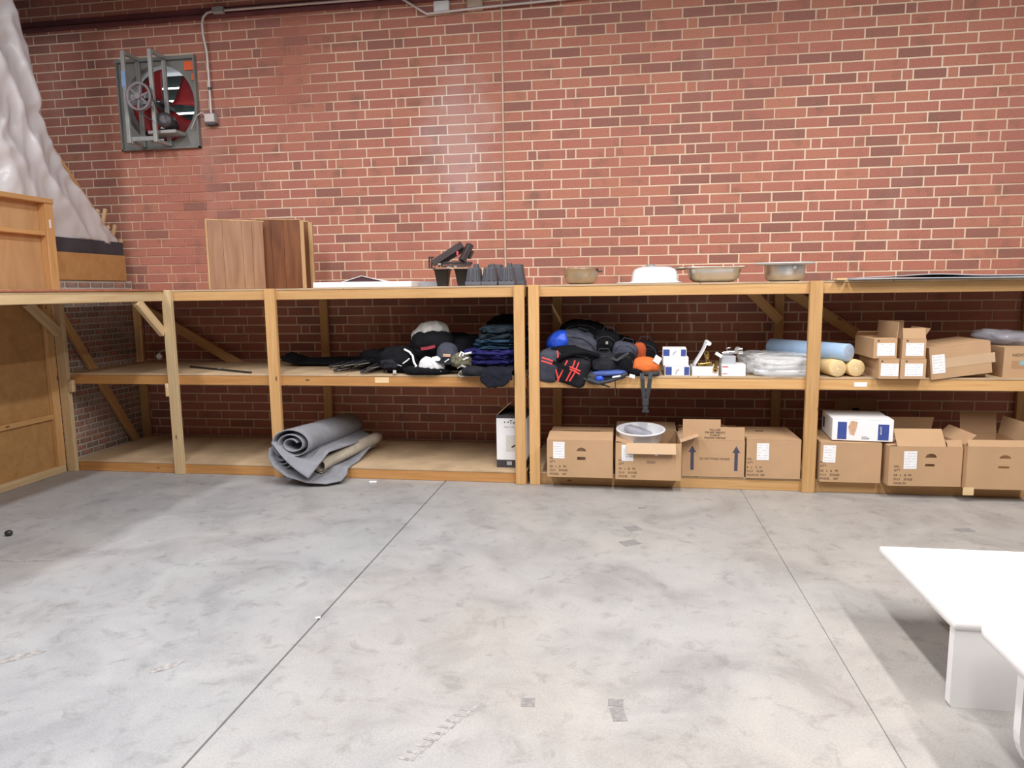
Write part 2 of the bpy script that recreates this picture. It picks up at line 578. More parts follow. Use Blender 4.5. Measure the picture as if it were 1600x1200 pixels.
        if caps[1]:
            cf.append(tuple(range(e, e + per)))
        return s.add(vs, cf, mi)

    def plate(s, outer, holes, t, mi=0):
        """plate of thickness t in the local XZ plane (front at y=0, back at y=t); outlines are lists of (x, z)"""
        loops = [outer] + holes
        flat = [p for l in loops for p in l]
        tris = tessellate_polygon([[Vector((x, z, 0)) for x, z in l] for l in loops])
        n = len(flat)
        vs = [(x, 0, z) for x, z in flat] + [(x, t, z) for x, z in flat]
        fs = []
        for tr in tris:
            a, b, c = (Vector(flat[i]) for i in tr)
            ccw = (b - a).cross(c - a) if False else ((b.x - a.x) * (c.y - a.y) - (b.y - a.y) * (c.x - a.x))
            f = tuple(tr) if ccw > 0 else tuple(tr)[::-1]
            fs.append(f)
            fs.append(tuple(i + n for i in f[::-1]))
        o = 0
        for l in loops:
            k = len(l)
            for i in range(k):
                j = (i + 1) % k
                fs.append((o + i, o + j, n + o + j, n + o + i))
            o += k
        return s.add(vs, fs, mi)

    def grid(s, fn, nu, nv, mi=0, smooth=True, thick=0, flip=False):
        """surface fn(u, v), optionally given a thickness"""
        P = [[Vector(fn(i / nu, j / nv)) for i in range(nu + 1)] for j in range(nv + 1)]
        vs = [p for row in P for p in row]
        w = nu + 1
        fs = [(j * w + i, j * w + i + 1, (j + 1) * w + i + 1, (j + 1) * w + i) for j in range(nv) for i in range(nu)]
        if flip:
            fs = [f[::-1] for f in fs]
        if thick:
            N = []
            for j in range(nv + 1):
                for i in range(nu + 1):
                    du = P[j][min(i + 1, nu)] - P[j][max(i - 1, 0)]
                    dv = P[min(j + 1, nv)][i] - P[max(j - 1, 0)][i]
                    c = du.cross(dv)
                    N.append((c.normalized() if c.length > 1e-9 else Vector((0, 0, 1))) * (-1 if flip else 1))
            n = len(vs)
            vs = vs + [p - q * thick for p, q in zip(vs, N)]
            fs = fs + [tuple(i + n for i in f[::-1]) for f in fs]
            rim = [(0 * w + i, 0 * w + i + 1) for i in range(nu)] + [(j * w + nu, (j + 1) * w + nu) for j in range(nv)] + \
                  [(nv * w + i + 1, nv * w + i) for i in range(nu)] + [((j + 1) * w, j * w) for j in range(nv)]
            for a, b in rim:
                q = (b, a, a + n, b + n)
                fs.append(q[::-1] if flip else q)
        return s.add(vs, fs, mi, smooth)

    def soft(s, c, r, seed=0, p=2.6, amp=.09, freq=3.2, rz=0, nu=40, nv=24, mi=0, crease=.5, floor=None, tilt=(0, 0)):
        """crumpled cloth lump: a superellipsoid pushed about by folds"""
        R = Euler((tilt[0], tilt[1], rz)).to_matrix()
        off = Vector((seed * 7.3, seed * 3.1, seed * 5.7))

        def sp(a, e):
            return math.copysign(abs(a) ** e, a)
        e = 2 / p
        rm = max(r)

        def pt(th, ph):
            d = Vector((sp(math.cos(ph), e) * sp(math.cos(th), e), sp(math.cos(ph), e) * sp(math.sin(th), e), sp(math.sin(ph), e)))
            q = Vector((d.x * r[0], d.y * r[1], d.z * r[2]))
            sm = q / rm * freq + off
            n1 = noise.noise(sm)
            n2 = 1 - 2 * abs(noise.noise(sm * 1.9 + Vector((9, 4, 2))))
            n3 = noise.noise(sm * 4.1)
            k = 1 + amp * (n1 * 1.4 + crease * n2 + .35 * n3)
            q = R @ (q * k) + Vector(c)
            if floor is not None and q.z < floor:
                q.z = floor + (q.z - floor) * .03
            return q
        vs = [pt(0, -PI / 2)]
        for j in range(1, nv):
            for i in range(nu):
                vs.append(pt(2 * PI * i / nu, -PI / 2 + PI * j / nv))
        vs.append(pt(0, PI / 2))
        fs = []
        for i in range(nu):
            fs.append((0, 1 + (i + 1) % nu, 1 + i))
            t = 1 + (nv - 2) * nu
            fs.append((t + i, t + (i + 1) % nu, len(vs) - 1))
        for j in range(nv - 2):
            for i in range(nu):
                a, b = 1 + j * nu + i, 1 + j * nu + (i + 1) % nu
                fs.append((a, b, b + nu, a + nu))
        return s.add(vs, fs, mi, True)

    def mesh(s, name, mats):
        me = bpy.data.meshes.new(name)
        me.from_pydata([tuple(p) for p in s.v], [], s.f)
        for m in (mats if isinstance(mats, (list, tuple)) else [mats]):
            me.materials.append(M[m] if isinstance(m, str) else m)
        me.polygons.foreach_set('material_index', s.m)
        me.polygons.foreach_set('use_smooth', s.sm)
        me.update()
        return me

    def build(s, name, mats, parent=None, label=None, kind=None, loc=None, rot=None):
        o = bpy.data.objects.new(name, s.mesh(name, mats))
        COL.objects.link(o)
        if parent:
            o.parent = parent
        if label:
            o['label'] = label
        if kind:
            o['kind'] = kind
        if loc is not None:
            o.location = loc
        if rot is not None:
            o.rotation_euler = rot
        return o


def thing(name, label, cat, loc=(0, 0, 0), rz=0, group=None):
    o = bpy.data.objects.new(name, None)
    COL.objects.link(o)
    o.empty_display_size = .1
    o.location = loc
    o.rotation_euler = (0, 0, rz)
    o['label'] = label
    o['category'] = cat
    if group:
        o['group'] = group
    return o


def tag(o, label, cat, group=None):
    o['label'] = label
    o['category'] = cat
    if group:
        o['group'] = group
    return o


def dup(root, loc=None, rz=None, label=None):
    r = root.copy()
    COL.objects.link(r)
    if loc is not None:
        r.location = loc
    if rz is not None:
        r.rotation_euler = (0, 0, rz)
    if label:
        r['label'] = label
    for ch in list(root.children):
        c = ch.copy()
        COL.objects.link(c)
        c.parent = r
        for g in ch.children:
            d = g.copy()
            COL.objects.link(d)
            d.parent = c
    return r


def member(parent, name, p0, p1, w, h, mat, up=(0, 0, 1), base=(0, 0, 0), ch=.003, label=None):
    """a sawn timber from p0 to p1 (axis through its middle); w is across, h is along 'up'"""
    p0, p1 = Vector(p0) - Vector(base), Vector(p1) - Vector(base)
    d = p1 - p0
    x = d.normalized()
    u = Vector(up)
    u = (u - x * u.dot(x)).normalized()
    y = u.cross(x)
    mb = MB().box(0, d.length, -w / 2, w / 2, -h / 2, h / 2, ch)
    o = mb.build(name, mat, parent, label)
    R = Matrix((x, y, u)).transposed()
    o.location = p0
    o.rotation_euler = R.to_euler()
    return o


_font = {}


def text(parent, name, body, size, loc, rot, mat, depth=.0006, align='LEFT', sx=1):
    cu = bpy.data.curves.new(name, 'FONT')
    cu.body = body
    cu.size = size
    cu.align_x = align
    cu.extrude = depth
    cu.resolution_u = 2
    tmp = bpy.data.objects.new(name, cu)
    COL.objects.link(tmp)
    bpy.context.view_layer.update()
    me = bpy.data.meshes.new_from_object(tmp.evaluated_get(bpy.context.evaluated_depsgraph_get()))
    bpy.data.objects.remove(tmp)
    bpy.data.curves.remove(cu)
    me.materials.clear()
    me.materials.append(M[mat])
    o = bpy.data.objects.new(name, me)
    COL.objects.link(o)
    o.parent = parent
    o.location = loc
    o.rotation_euler = rot
    o.scale = (sx, 1, 1)
    return o


FRONT = (PI / 2, 0, 0)


def circle(cx, cz, r, n=40, sx=1):
    return [(cx + r * sx * math.cos(2 * PI * k / n), cz + r * math.sin(2 * PI * k / n)) for k in range(n)]


def rect(x0, x1, z0, z1):
    return [(x0, z0), (x1, z0), (x1, z1), (x0, z1)]


# ------------------------------------------------------------------ the setting
# floor: slabs cast with sawn joints between them
JX = (-.325, 1.925)
fl = MB().box(-10, 10, -11, .3, -.12, -.012).build('floor', 'joint')
fl['kind'] = 'structure'
for a, b in ((-10, JX[0] - .004), (JX[0] + .004, JX[1] - .001), (JX[1] + .001, 10)):
    for c, d in ((-11, -4.9), (-4.896, .3)):
        MB().box(a, b, c, d, -.06, 0, .002).build('floor_slab', 'concrete', fl)


def decal(name, mat, polys, label=None):
    mb = MB()
    for p in polys:
        n = len(p)
        vs = [(x, y, .0004) for x, y in p] + [(x, y, .0012) for x, y in p]
        fs = [tuple(range(n, 2 * n)), tuple(range(n))[::-1]] + [(i, (i + 1) % n, n + (i + 1) % n, n + i) for i in range(n)]
        mb.add(vs, fs)
    return mb.build(name, mat, fl, label)


def patch(cx, cy, w, d, rz, jag=.0, n=4, seed=0):
    rnd = random.Random(seed)
    if n == 4:
        ps = [(-w / 2, -d / 2), (w / 2, -d / 2), (w / 2, d / 2), (-w / 2, d / 2)]
    else:
        ps = [(w / 2 * math.cos(2 * PI * k / n) * rnd.uniform(.7, 1.1), d / 2 * math.sin(2 * PI * k / n) * rnd.uniform(.7, 1.1)) for k in range(n)]
    c, s = math.cos(rz), math.sin(rz)
    return [(cx + x * c - y * s, cy + x * s + y * c) for x, y in ps]


for (px, py), w, d, rz in (((1.12, -2.05), .10, .10, .5), ((1.10, -2.31), .12, .09, .55), ((.715, -4.0), .055, .06, .1), ((1.03, -3.96), .06, .05, 0), ((1.04, -4.03), .055, .09, .2), ((3.12, -1.85), .11, .07, .2), ((1.19, -1.62), .06, .03, .2)):
    decal('adhesive_patch', 'residue', [patch(px, py, w * .9, d * .9, rz)], 'dark square of adhesive residue')
# zigzag tyre scuff
zz = []
ax, ay, bx, by = 0.377, -4.355, 0.511, -4.069
for k in range(9):
    t = k / 8
    x, y = ax + (bx - ax) * t, ay + (by - ay) * t
    for sgn in (-1, 1):
        zz.append(patch(x + sgn * .016, y + (.006 if sgn > 0 else -.006), .035, .012, .75 * sgn + .6, seed=k))
decal('tyre_scuff', 'stain', zz)
decal('stain', 'stain', [patch(-0.757, -3.948, .05, .13, -.75, n=11, seed=3)])
decal('stain', 'stain', [patch(-1.434, -3.966, .05, .22, -.8, n=11, seed=5)])
decal('stain', 'stain', [patch(-2.296, -3.001, .32, .03, .1, n=13, seed=6)])

# brick wall behind everything
L_, C_, Z0_ = .254, .0843, .0915
XL, XR = -8.0, 7.5
FX0, FX1, FZ0, FZ1 = -3.66, -2.93, 2.90, 3.65            # opening of the wall fan
wall = MB()
for x0, x1, z0, z1 in ((XL, FX0, -.01, 5), (FX1, XR, -.01, 5), (FX0, FX1, -.01, FZ0), (FX0, FX1, FZ1, 5)):
    wall.box(x0, x1, .0045, .25, z0, z1)
wall = wall.build('wall_back', 'mortar')
wall['kind'] = 'structure'
rows = []
JT = .0132
for c in range(-2, 54):
    z0 = Z0_ + c * C_
    k = c % 6
    js = set()
    if k == 0:
        for sgn in (1, -1):
            x = sgn * L_
            while abs(x) < 9:
                js.add(round(x - L_ / 6, 4))
                js.add(round(x + L_ / 6, 4))
                x += sgn * L_ * 4 / 3
        js.add(0.0)
    else:
        o = 0 if k % 2 else L_ * 2 / 3
        n = -34
        while n < 34:
            js.add(round(n * L_ + o, 4))
            n += 1
        js.add(0.0)
    js = sorted(x for x in js if XL < x < XR)
    for a, b in zip(js, js[1:]):
        rows.append((a, b, z0))


def clip_fan(a, b, z0):
    P = [(a, b)]
    if z0 + C_ > FZ0 and z0 < FZ1:
        out = []
        for a, b in P:
            if b < FX0 or a > FX1:
                out.append((a, b))
            else:
                if a < FX0 - .03:
                    out.append((a, FX0))
                if b > FX1 + .03:
                    out.append((FX1, b))
        return out
    return P


def scr(x, y, z):
    d = Vector((x, y, z)) - CAM
    w = d.dot(CF)
    return 800 + 1100 * d.dot(CR) / w, 600 - 1100 * d.dot(CU) / w, w


allb = []
for a, b, z0 in rows:
    if z0 < -.08:
        continue
    for p, q in clip_fan(a, b, z0):
        allb.append((p, q, max(z0, 0.0), z0 + C_))


def tone():
    r = random.random()
    return random.uniform(.0, .3) if r < .16 else random.uniform(.4, 1)


def is_single(t):
    a, b, z0, z1 = t
    u, v, w = scr((a + b) / 2, 0, z0)
    return abs((b - a) - L_) < .01 and z0 > 1.66 and 8 < u < 1592 and v > 6


cand = sorted((t for t in allb if is_single(t)), key=lambda t: scr((t[0] + t[1]) / 2, 0, (t[2] + t[3]) / 2)[2])
single = set(cand[:300])
variants = []
hw, hh = (L_ - JT) / 2, (C_ - JT) / 2
for k in range(14):
    mb = MB()
    vs = [(-hw, 0, -hh), (hw, 0, -hh), (hw, 0, hh), (-hw, 0, hh), (-hw, .03, -hh), (hw, .03, -hh), (hw, .03, hh), (-hw, .03, hh)]
    mb.box(-hw, hw, 0, .03, -hh, hh, .0018)
    me = mb.mesh('brick', 'brick')
    at = me.attributes.new('tone', 'FLOAT', 'POINT')
    at.data.foreach_set('value', [tone()] * len(me.vertices))
    variants.append(me)
mass, tones = MB(), []
for t in allb:
    a, b, z0, z1 = t
    yj = random.uniform(-.0016, .0016)
    if t in single:
        o = bpy.data.objects.new('brick', random.choice(variants))
        COL.objects.link(o)
        o.parent = wall
        o.location = ((a + b) / 2, yj, (z0 + z1) / 2)
    else:
        n0 = len(mass.v)
        ja = jb = JT / 2
        mass.add([(a + ja, yj, z0 + JT / 2), (b - jb, yj, z0 + JT / 2), (b - jb, yj, z1 - JT / 2), (a + ja, yj, z1 - JT / 2),
                  (a + ja, yj + .03, z0 + JT / 2), (b - jb, yj + .03, z0 + JT / 2), (b - jb, yj + .03, z1 - JT / 2), (a + ja, yj + .03, z1 - JT / 2)],
                 [(0, 1, 2, 3), (0, 4, 5, 1), (1, 5, 6, 2), (2, 6, 7, 3), (3, 7, 4, 0)])
        tones += [tone()] * 8
mo = mass.build('brick_courses', 'brick', wall, kind='stuff')
at = mo.data.attributes.new('tone', 'FLOAT', 'POINT')
at.data.foreach_set('value', tones)
# caulked control joint
cj = MB().tube([(0, -.004, 0), (.004, -.004, 1.2), (-.003, -.004, 2.6), (.002, -.004, 4.9)], .0085, 8).build('trim_1', 'pale_caulk')
cj['kind'] = 'structure'
# steel ledger high on the wall and an unseen beam added above it to shade the topmost courses
lg = MB().box(XL, .95, -.035, -.004, 3.995, 4.03, .003).box(XL, .95, -.012, -.004, 4.03, 4.09, .002).build('trim_2', 'ledger')
lg['kind'] = 'structure'
cl = MB()
cl.box(XL, XR, -11, .25, 5.0, 5.1)
cl = cl.build('ceiling', 'roof')
cl['kind'] = 'structure'
bm_ = MB().box(XL, XR, -.88, -.78, 4.08, 4.99).box(XL, XR, -.92, -.74, 4.065, 4.08).build('shading_beam', 'roof')
bm_['kind'] = 'structure'
# ------------------------------------------------------------------ wall fan
fan = thing('wall_fan', 'large belt-driven wall fan with red blades set in the brick wall', 'fan', (-3.295, 0, 2.86))
FB = Vector((-3.295, 0, 2.86))


def floc(x, y, z):
    return (x - FB.x, y - FB.y, z - FB.z)


FC = (-3.285, 3.275)
mb = MB()
mb.plate(rect(-.405, .405, .0, .83), [circle(FC[0] - FB.x, FC[1] - FB.z, .355, 48)], .006)
mb.box(-.405, .405, -.03, -.0, .80, .83).box(-.405, -.39, -.03, 0, 0, .8).box(.39, .405, -.03, 0, 0, .8).box(-.405, .405, -.03, 0, 0, .012)
pn = mb.build('fan_panel', 'fan_grey', fan, loc=(0, -.008, 0))
mb = MB()
n = 48
ring = [(FC[0] - FB.x + .355 * math.cos(2 * PI * k / n), FC[1] - FB.z + .355 * math.sin(2 * PI * k / n)) for k in range(n)]
vs = [(x, -.002, z) for x, z in ring] + [(x, .12, z) for x, z in ring]
mb.add(vs, [(k, (k + 1) % n, n + (k + 1) % n, n + k) for k in range(n)], 0, True)
mb.build('orifice_ring', 'fan_grey', fan)
mb = MB()
for a0 in (0, PI / 2, PI, 3 * PI / 2):
    pass
tun = MB()
x0, x1, z0, z1 = FX0 - FB.x + .01, FX1 - FB.x - .01, FZ0 - FB.z + .01, FZ1 - FB.z - .01
tun.box(x0 - .012, x0, .02, .6, z0, z1).box(x1, x1 + .012, .02, .6, z0, z1).box(x0, x1, .02, .6, z0 - .012, z0).box(x0, x1, .02, .6, z1, z1 + .012)
tun.build('fan_housing', 'dark_metal', fan)
bl_c = Vector((FC[0] - FB.x, .09, FC[1] - FB.z))
for k in range(4):
    th = .5 + k * PI / 2

    def blade(u, v, th=th):
        r = .06 + .27 * u
        a = th + (v - .5) * (.85 + .30 * u)
        return (bl_c.x + r * math.cos(a), bl_c.y + (v - .5) * .10, bl_c.z + r * math.sin(a))
    MB().grid(blade, 8, 8, thick=.006).build('fan_blade', 'blade', fan)
MB().tube([(bl_c.x, .13, bl_c.z), (bl_c.x, .05, bl_c.z)], .06, 18).tube([(bl_c.x, .1, bl_c.z), (bl_c.x, -.2, bl_c.z)], .014, 10).build('hub', 'dark_metal', fan)
for k in range(6):
    z = z0 + .055 + k * (z1 - z0 - .06) / 5.5
    lv = MB().box(x0, x1, -.052, .052, -.003, .003)
    lv.build('louvre', 'louvre', fan, loc=(0, .33, z), rot=(-.95, 0, 0))
MB().box(x0, x1, .56, .575, z0, z1).build('daylight_opening', 'daylight', fan, 'bright daylight beyond the louvres')
# two drive brackets
for bx in (-3.475, -3.205):
    z0b, z1b = 2.885, 3.70
    fr = MB()
    fr.box(-.018, .018, -.235, -.207, 0, z1b - z0b, .003)
    fr.box(-.018, .018, -.035, -.008, 0, z1b - z0b, .003)
    fr.box(-.018, .018, -.207, -.035, z1b - z0b - .03, z1b - z0b, .003)
    fr.box(-.018, .018, -.207, -.035, 0, .03, .003)
    fr.build('drive_bracket', 'galv', fan, loc=floc(bx, 0, z0b))
for zz_ in (2.925, 3.30):
    MB().box(-.27, .0, -.02, .0, -.02, .02, .003).build('bracket_rail', 'galv', fan, loc=floc(-3.205, -.187, zz_))
pc = (-3.292,-0.290,3.272)
pu = thing('pulley', '', 'x', floc(*pc))
del pu['label'], pu['category']
pu.parent = fan
R0 = .125
mb = MB()
prof = [(R0 - .02, -.018), (R0, -.018), (R0, -.010), (R0 - .01, 0), (R0, .010), (R0, .018), (R0 - .02, .018), (R0 - .02, -.018)]
mb.T = Matrix.Rotation(PI / 2, 4, 'X')
mb.lathe(prof, 36, caps=False)
mb.build('pulley_rim', 'iron', pu)
MB().tube([(0, .03, 0), (0, -.03, 0)], .026, 14).build('pulley_hub', 'iron', pu)
for k in range(6):
    a = .35 + k * PI / 3
    MB().tube([(.02 * math.cos(a), 0, .02 * math.sin(a)), ((R0 - .015) * math.cos(a), 0, (R0 - .015) * math.sin(a))], [.012, .009], 8).build('pulley_spoke', 'iron', pu)
mc = (-3.146,-0.120,3.085)
mt = MB()
mt.T = Matrix.Translation(floc(*mc)) @ Matrix.Rotation(.25, 4, 'Z') @ Matrix.Rotation(PI / 2, 4, 'X')
mt.lathe([(.03, -.08), (.062, -.075), (.07, -.06), (.07, .07), (.062, .085), (.03, .09)], 22)
mt.lathe([(.009, -.19), (.009, -.07)], 8)
mt.lathe([(.04, -.185), (.04, -.16)], 16)
mt.build('motor', 'dark_metal', fan)
mt = MB()
mt.T = Matrix.Translation(floc(mc[0] + .005, mc[1] + .02, mc[2] - .115))
mt.box(-.17, .11, -.08, .08, 0, .03, .003)
mt.build('motor_shelf', 'galv', fan)
a, b = Vector(floc(*pc)), Vector(floc(mc[0], mc[1] - .175, mc[2]))
a.y = b.y = (a.y + b.y) / 2
d = (b - a).normalized()
nn = Vector((-d.z, 0, d.x))
MB().ribbon([a + nn * .128, b + nn * .042], .012, .008, (0, 1, 0)).ribbon([a - nn * .128, b - nn * .042], .012, .008, (0, 1, 0)).build('drive_belt', 'dark_metal', fan)
MB().box(-.05, .05, -.003, 0, -.04, .04, .001).build('sticker', 'orange_sticker', fan, 'small orange sticker', loc=floc(-2.955, -.0385 + .02, 3.60))
MB().box(-.022, .022, -.003, 0, -.03, .03, .001).build('sticker', 'orange_sticker', fan, 'small orange sticker', loc=floc(-2.915, -.0385 + .02, 3.5))
MB().box(-.02, .02, -.003, 0, -.07, .07, .001).build('sticker', 'blue_sticker', fan, 'pale blue sticker on the bracket', loc=floc(-3.475, -.2365, 3.45))

# conduit, fittings and switch box
cd = thing('conduit', 'thin metal conduit bending down from the dark top of the brick wall beside the fan', 'conduit', (-2.75, -.03, 3.15))
cb_ = Vector((-2.75, -.03, 3.15))
pts = [(-2.755, -.03, 3.15), (-2.755, -.03, 3.45), (-2.757, -.03, 3.70), (-2.775, -.045, 3.85), (-2.775, -.05, 3.94), (-2.76, -.05, 4.0), (-2.72, -.05, 4.035), (-2.66, -.05, 4.045), (-2.58, -.05, 4.045), (-1.7, -.05, 4.045), (-.75, -.05, 4.04)]
MB().tube([Vector(p) - cb_ for p in pts], .012, 10).build('pipe', 'conduit', cd)
MB().box(-.055, .055, -.03, .02, -.03, .03, .008).build('elbow_fitting', 'galv', cd, loc=Vector((-2.60, -.055, 4.045)) - cb_)
for z in (3.38,):
    MB().tube([(0, 0, -.012), (0, 0, .012)], .017, 10).build('coupling', 'dark_metal', cd, loc=Vector((-2.755, -.03, z)) - cb_)
sw = thing('switch_box', 'small grey metal switch box at the bottom of the conduit beside the fan', 'switch box', (-2.755, -.005, 3.07))
MB().box(-.05, .05, -.065, 0, 0, .085, .005).build('box_body', 'galv', sw)
MB().box(-.045, .045, -.072, -.065, .006, .08, .004).build('cover_plate', 'conduit', sw)
MB().box(-.05, .055, -.06, 0, -.02, 0, .003).build('box_base', 'dark_metal', sw)
cable = MB().tube([(-2.80, -.03, 3.14), (-2.84, -.05, 3.17), (-2.89, -.05, 3.14), (-2.93, -.045, 3.08), (-2.96, -.04, 3.03)], .006, 8).build('cable', 'conduit')
tag(cable, 'short thin cable looping from the switch box to the fan', 'cable')
p2 = [(-0.651,-0.045,3.884), (-0.129,-0.045,3.905), (0.532,-0.045,3.919), (1.222,-0.045,3.955)]
p1 = [(-1.093,-0.045,4.178), (-0.866,-0.045,4.020), (-0.674,-0.045,3.896), p2[0]]
pl = MB().tube(p1[:3] + [Vector(p1[2]).lerp(Vector(p2[0]), .6)] + p2[0:], .011, 10).build('conduit', 'conduit')
tag(pl, 'bare metal conduit elbowing along the very top of the brick wall', 'conduit')
for px in (690, 740):
    q = Vector((-0.528,-0.030,3.943)) if px == 690 else Vector((-0.232,-0.030,3.943))
    o = MB().box(-.07, .07, -.02, .02, -.05, .05, .008).build('mortar_patch', 'white_cloth' if px == 690 else 'caulk', None, loc=q + Vector((0, .012, 0)))
    tag(o, 'pale mortar patch above the conduit at the top of the wall, ' + ('by the elbow' if px == 690 else 'by the caulked joint'), 'patch')

# ------------------------------------------------------------------ shelving
PF, PT = -1.129, .038                                     # front face of the posts, timber thickness


def shelving(label, x0, x1, posts, backs, braces, deck_x, rail='pine'):
    base = Vector(((x0 + x1) / 2, -.57, 0))
    s = thing('shelving_unit', label, 'shelf', base)
    b = tuple(base)
    for a, c in posts:
        member(s, 'post', ((a + c) / 2, PF + PT / 2, 0), ((a + c) / 2, PF + PT / 2, 1.526), PT, c - a, 'pine', (1, 0, 0), b)
    for a, c in backs:
        member(s, 'back_post', ((a + c) / 2, -.035, 0), ((a + c) / 2, -.035, 1.51), PT, c - a, 'pine', (1, 0, 0), b)
    ry = PF + PT + PT / 2
    for z0, z1, m in ((0, .08, rail), (.752, .83, rail), (1.437, 1.512, 'pine')):
        member(s, 'front_rail', (x0, ry, (z0 + z1) / 2), (x1, ry, (z0 + z1) / 2), PT, z1 - z0, m, (0, 0, 1), b)
        member(s, 'back_rail', (x0, -.073, (z0 + z1) / 2), (x1, -.073, (z0 + z1) / 2), PT, z1 - z0, m, (0, 0, 1), b)
    for z in (.08, .83, 1.512):
        for a, c in zip(deck_x, deck_x[1:]):
            MB().box(a + .002, c - .002, ry - .022, -.012 if z > 1 else -.056, z, z + .0135, .001).build('deck_board', 'deck', s, loc=-base)
    for p, q, w in braces:
        member(s, 'brace', p, q, PT, w, 'pine', (0, 0, 1), b)
    return s, b


ua, ub_ = shelving('long timber shelving unit holding clothes and a carpet roll, nearly empty at the fan end', -3.56, .325,
                   ((-1.752, -1.664), (.241, .322)), ((-3.718, -3.635), (-1.775, -1.695), (.20, .28)),
                   (((-3.628,-0.120,1.410), (-2.545,-0.120,0.801), .085),), (-3.62, -2.36, -1.1, .325), 'shaded_pine')
ub, ubb = shelving('long timber shelving unit stacked with sink cartons and backpacks', .352, 4.9,
                   ((.352, .432), (2.346, 2.434)), ((.43, .51), (2.33, 2.41), (4.273, 4.360 + .02)),
                   (((2.112,-0.120,1.455), (2.364,-0.120,1.200), .08), ((2.422,-0.120,1.451), (2.995,-0.120,1.079), .085)), (.34, 1.6, 2.9, 4.9))
# paper tags and scuffs stuck on the rails
ry_ = PF + PT - .0006
for px, py, w, h, u, bb in ((597, 594, .115, .042, ua, ub_), (1345, 601, .085, .032, ub, ubb)):
    p = (-0.819,-1.092,0.801) if px == 597 else (2.721,-1.092,0.793)
    MB().box(-w / 2, w / 2, -.0008, .0004, -h / 2, h / 2).build('paper_tag', 'white' if px != 597 else 'pale_pine', u, 'small paper tag stuck on the rail', loc=(p[0] - bb[0], ry_ - bb[1], p[2]))

# the return bench along the partition, with its pale corner post and knee braces
rb = thing('corner_bench', 'pale timber bench with a corner post and knee braces against the plywood partition', 'bench', (-3.1, -2.6, 0))
rbb = (-3.1, -2.6, 0)
p1x = (-2.64, -2.56)
member(rb, 'post', (-2.6, PF + .019, 0), (-2.6, PF + .019, 1.527), PT, .08, 'pale_pine', (1, 0, 0), rbb)
MB().box(-.03, .0, -.012, .025, -.06, .05, .006).build('cleat', 'pale_pine', rb, loc=(-2.641 - rbb[0], PF - rbb[1] + .01, .715))
member(rb, 'post', (-3.605, PF + .019, 0), (-3.605, PF + .019, 1.43), PT, .085, 'pale_pine', (1, 0, 0), rbb)
MB().box(0, .045, -.016, .022, -.05, .055, .006).build('cleat', 'pale_pine', rb, loc=(-3.562 - rbb[0], PF - rbb[1] + .01, .735))
member(rb, 'beam', (-2.645, -5.2, 1.478), (-2.645, PF - .002, 1.478), PT, .078, 'pale_pine', (0, 0, 1), rbb)
member(rb, 'beam', (-3.605, -5.2, 1.478), (-3.605, PF + .03, 1.478), PT, .078, 'pale_pine', (0, 0, 1), rbb)
kb = -2.645
member(rb, 'knee_brace', (kb, -1.418, 1.44), (kb, PF - .004, 1.180), PT, .07, 'pale_pine', (0, 0, 1), rbb)
kb = -3.6
member(rb, 'knee_brace', (kb, -1.425, 1.44), (kb, PF - .004, 1.183), PT, .075, 'pale_pine', (0, 0, 1), rbb)
for k in range(3):
    MB().box(-3.63, -2.615, -5.2 + k * 1.358, -5.2 + (k + 1) * 1.358 - .004, 1.518, 1.532, .001).build('deck_board', ['deck_edge'], rb, loc=(-rbb[0], -rbb[1], 0))

# partition: faux brick sheet beside the shelving, framed plywood beyond it, framed plywood top bay
pt_ = thing('partition', 'low partition of framed plywood with a printed brick panel inside the shelving corner', 'partition', (-3.7, -2.6, 0))
pb = Vector((-3.7, -2.6, 0))
MB().box(-3.76, -3.732, -1.09, -.012, .01, 1.625).build('brick_panel_backing', 'panel_joint', pt_, loc=-pb)
PBM = [plain('printed_brick', c, .8, .3, 16) for c in ((.36, .21, .155), (.40, .25, .19), (.30, .17, .125), (.27, .19, .15), (.38, .19, .14), (.34, .25, .20))]
nr = 30
rh = 1.60 / nr
for r in range(nr):
    z = .018 + r * rh
    y = -1.085 - (.075 if r % 2 else 0)
    while y < -.02:
        a, b = max(y, -1.085), min(y + .146, -.016)
        if b - a > .02:
            o = MB().box(0, .006, 0, b - a - .011, 0, rh - .011, .001)
            me = o.mesh('panel_brick', random.choice(PBM))
            q = bpy.data.objects.new('panel_brick', me)
            COL.objects.link(q)
            q.parent = pt_
            q.location = Vector((-3.7325, a, z)) - pb
        y += .15
# brace lying against the printed panel
member(pt_, 'brace', (-3.690,-1.010,1.352), (-3.690,-0.184,0.065), .038, .075, 'pine', (0, 1, 0), pb)
# plywood below the bench
MB().box(-3.70, -3.688, -5.2, -1.18, .0, 1.43).build('plywood_sheet', 'ply', pt_, loc=-pb)
member(pt_, 'bottom_plate', (-3.665, -5.2, .03), (-3.665, -1.14, .03), .045, .06, 'pale_pine', (0, 0, 1), pb)
member(pt_, 'batten', (-3.675, -5.2, .485), (-3.675, -1.19, .485), .025, .04, 'pine', (0, 0, 1), pb)
member(pt_, 'stud', (-3.667, -1.17, .06), (-3.667, -1.17, 1.43), .04, .075, 'pine', (0, 1, 0), pb)
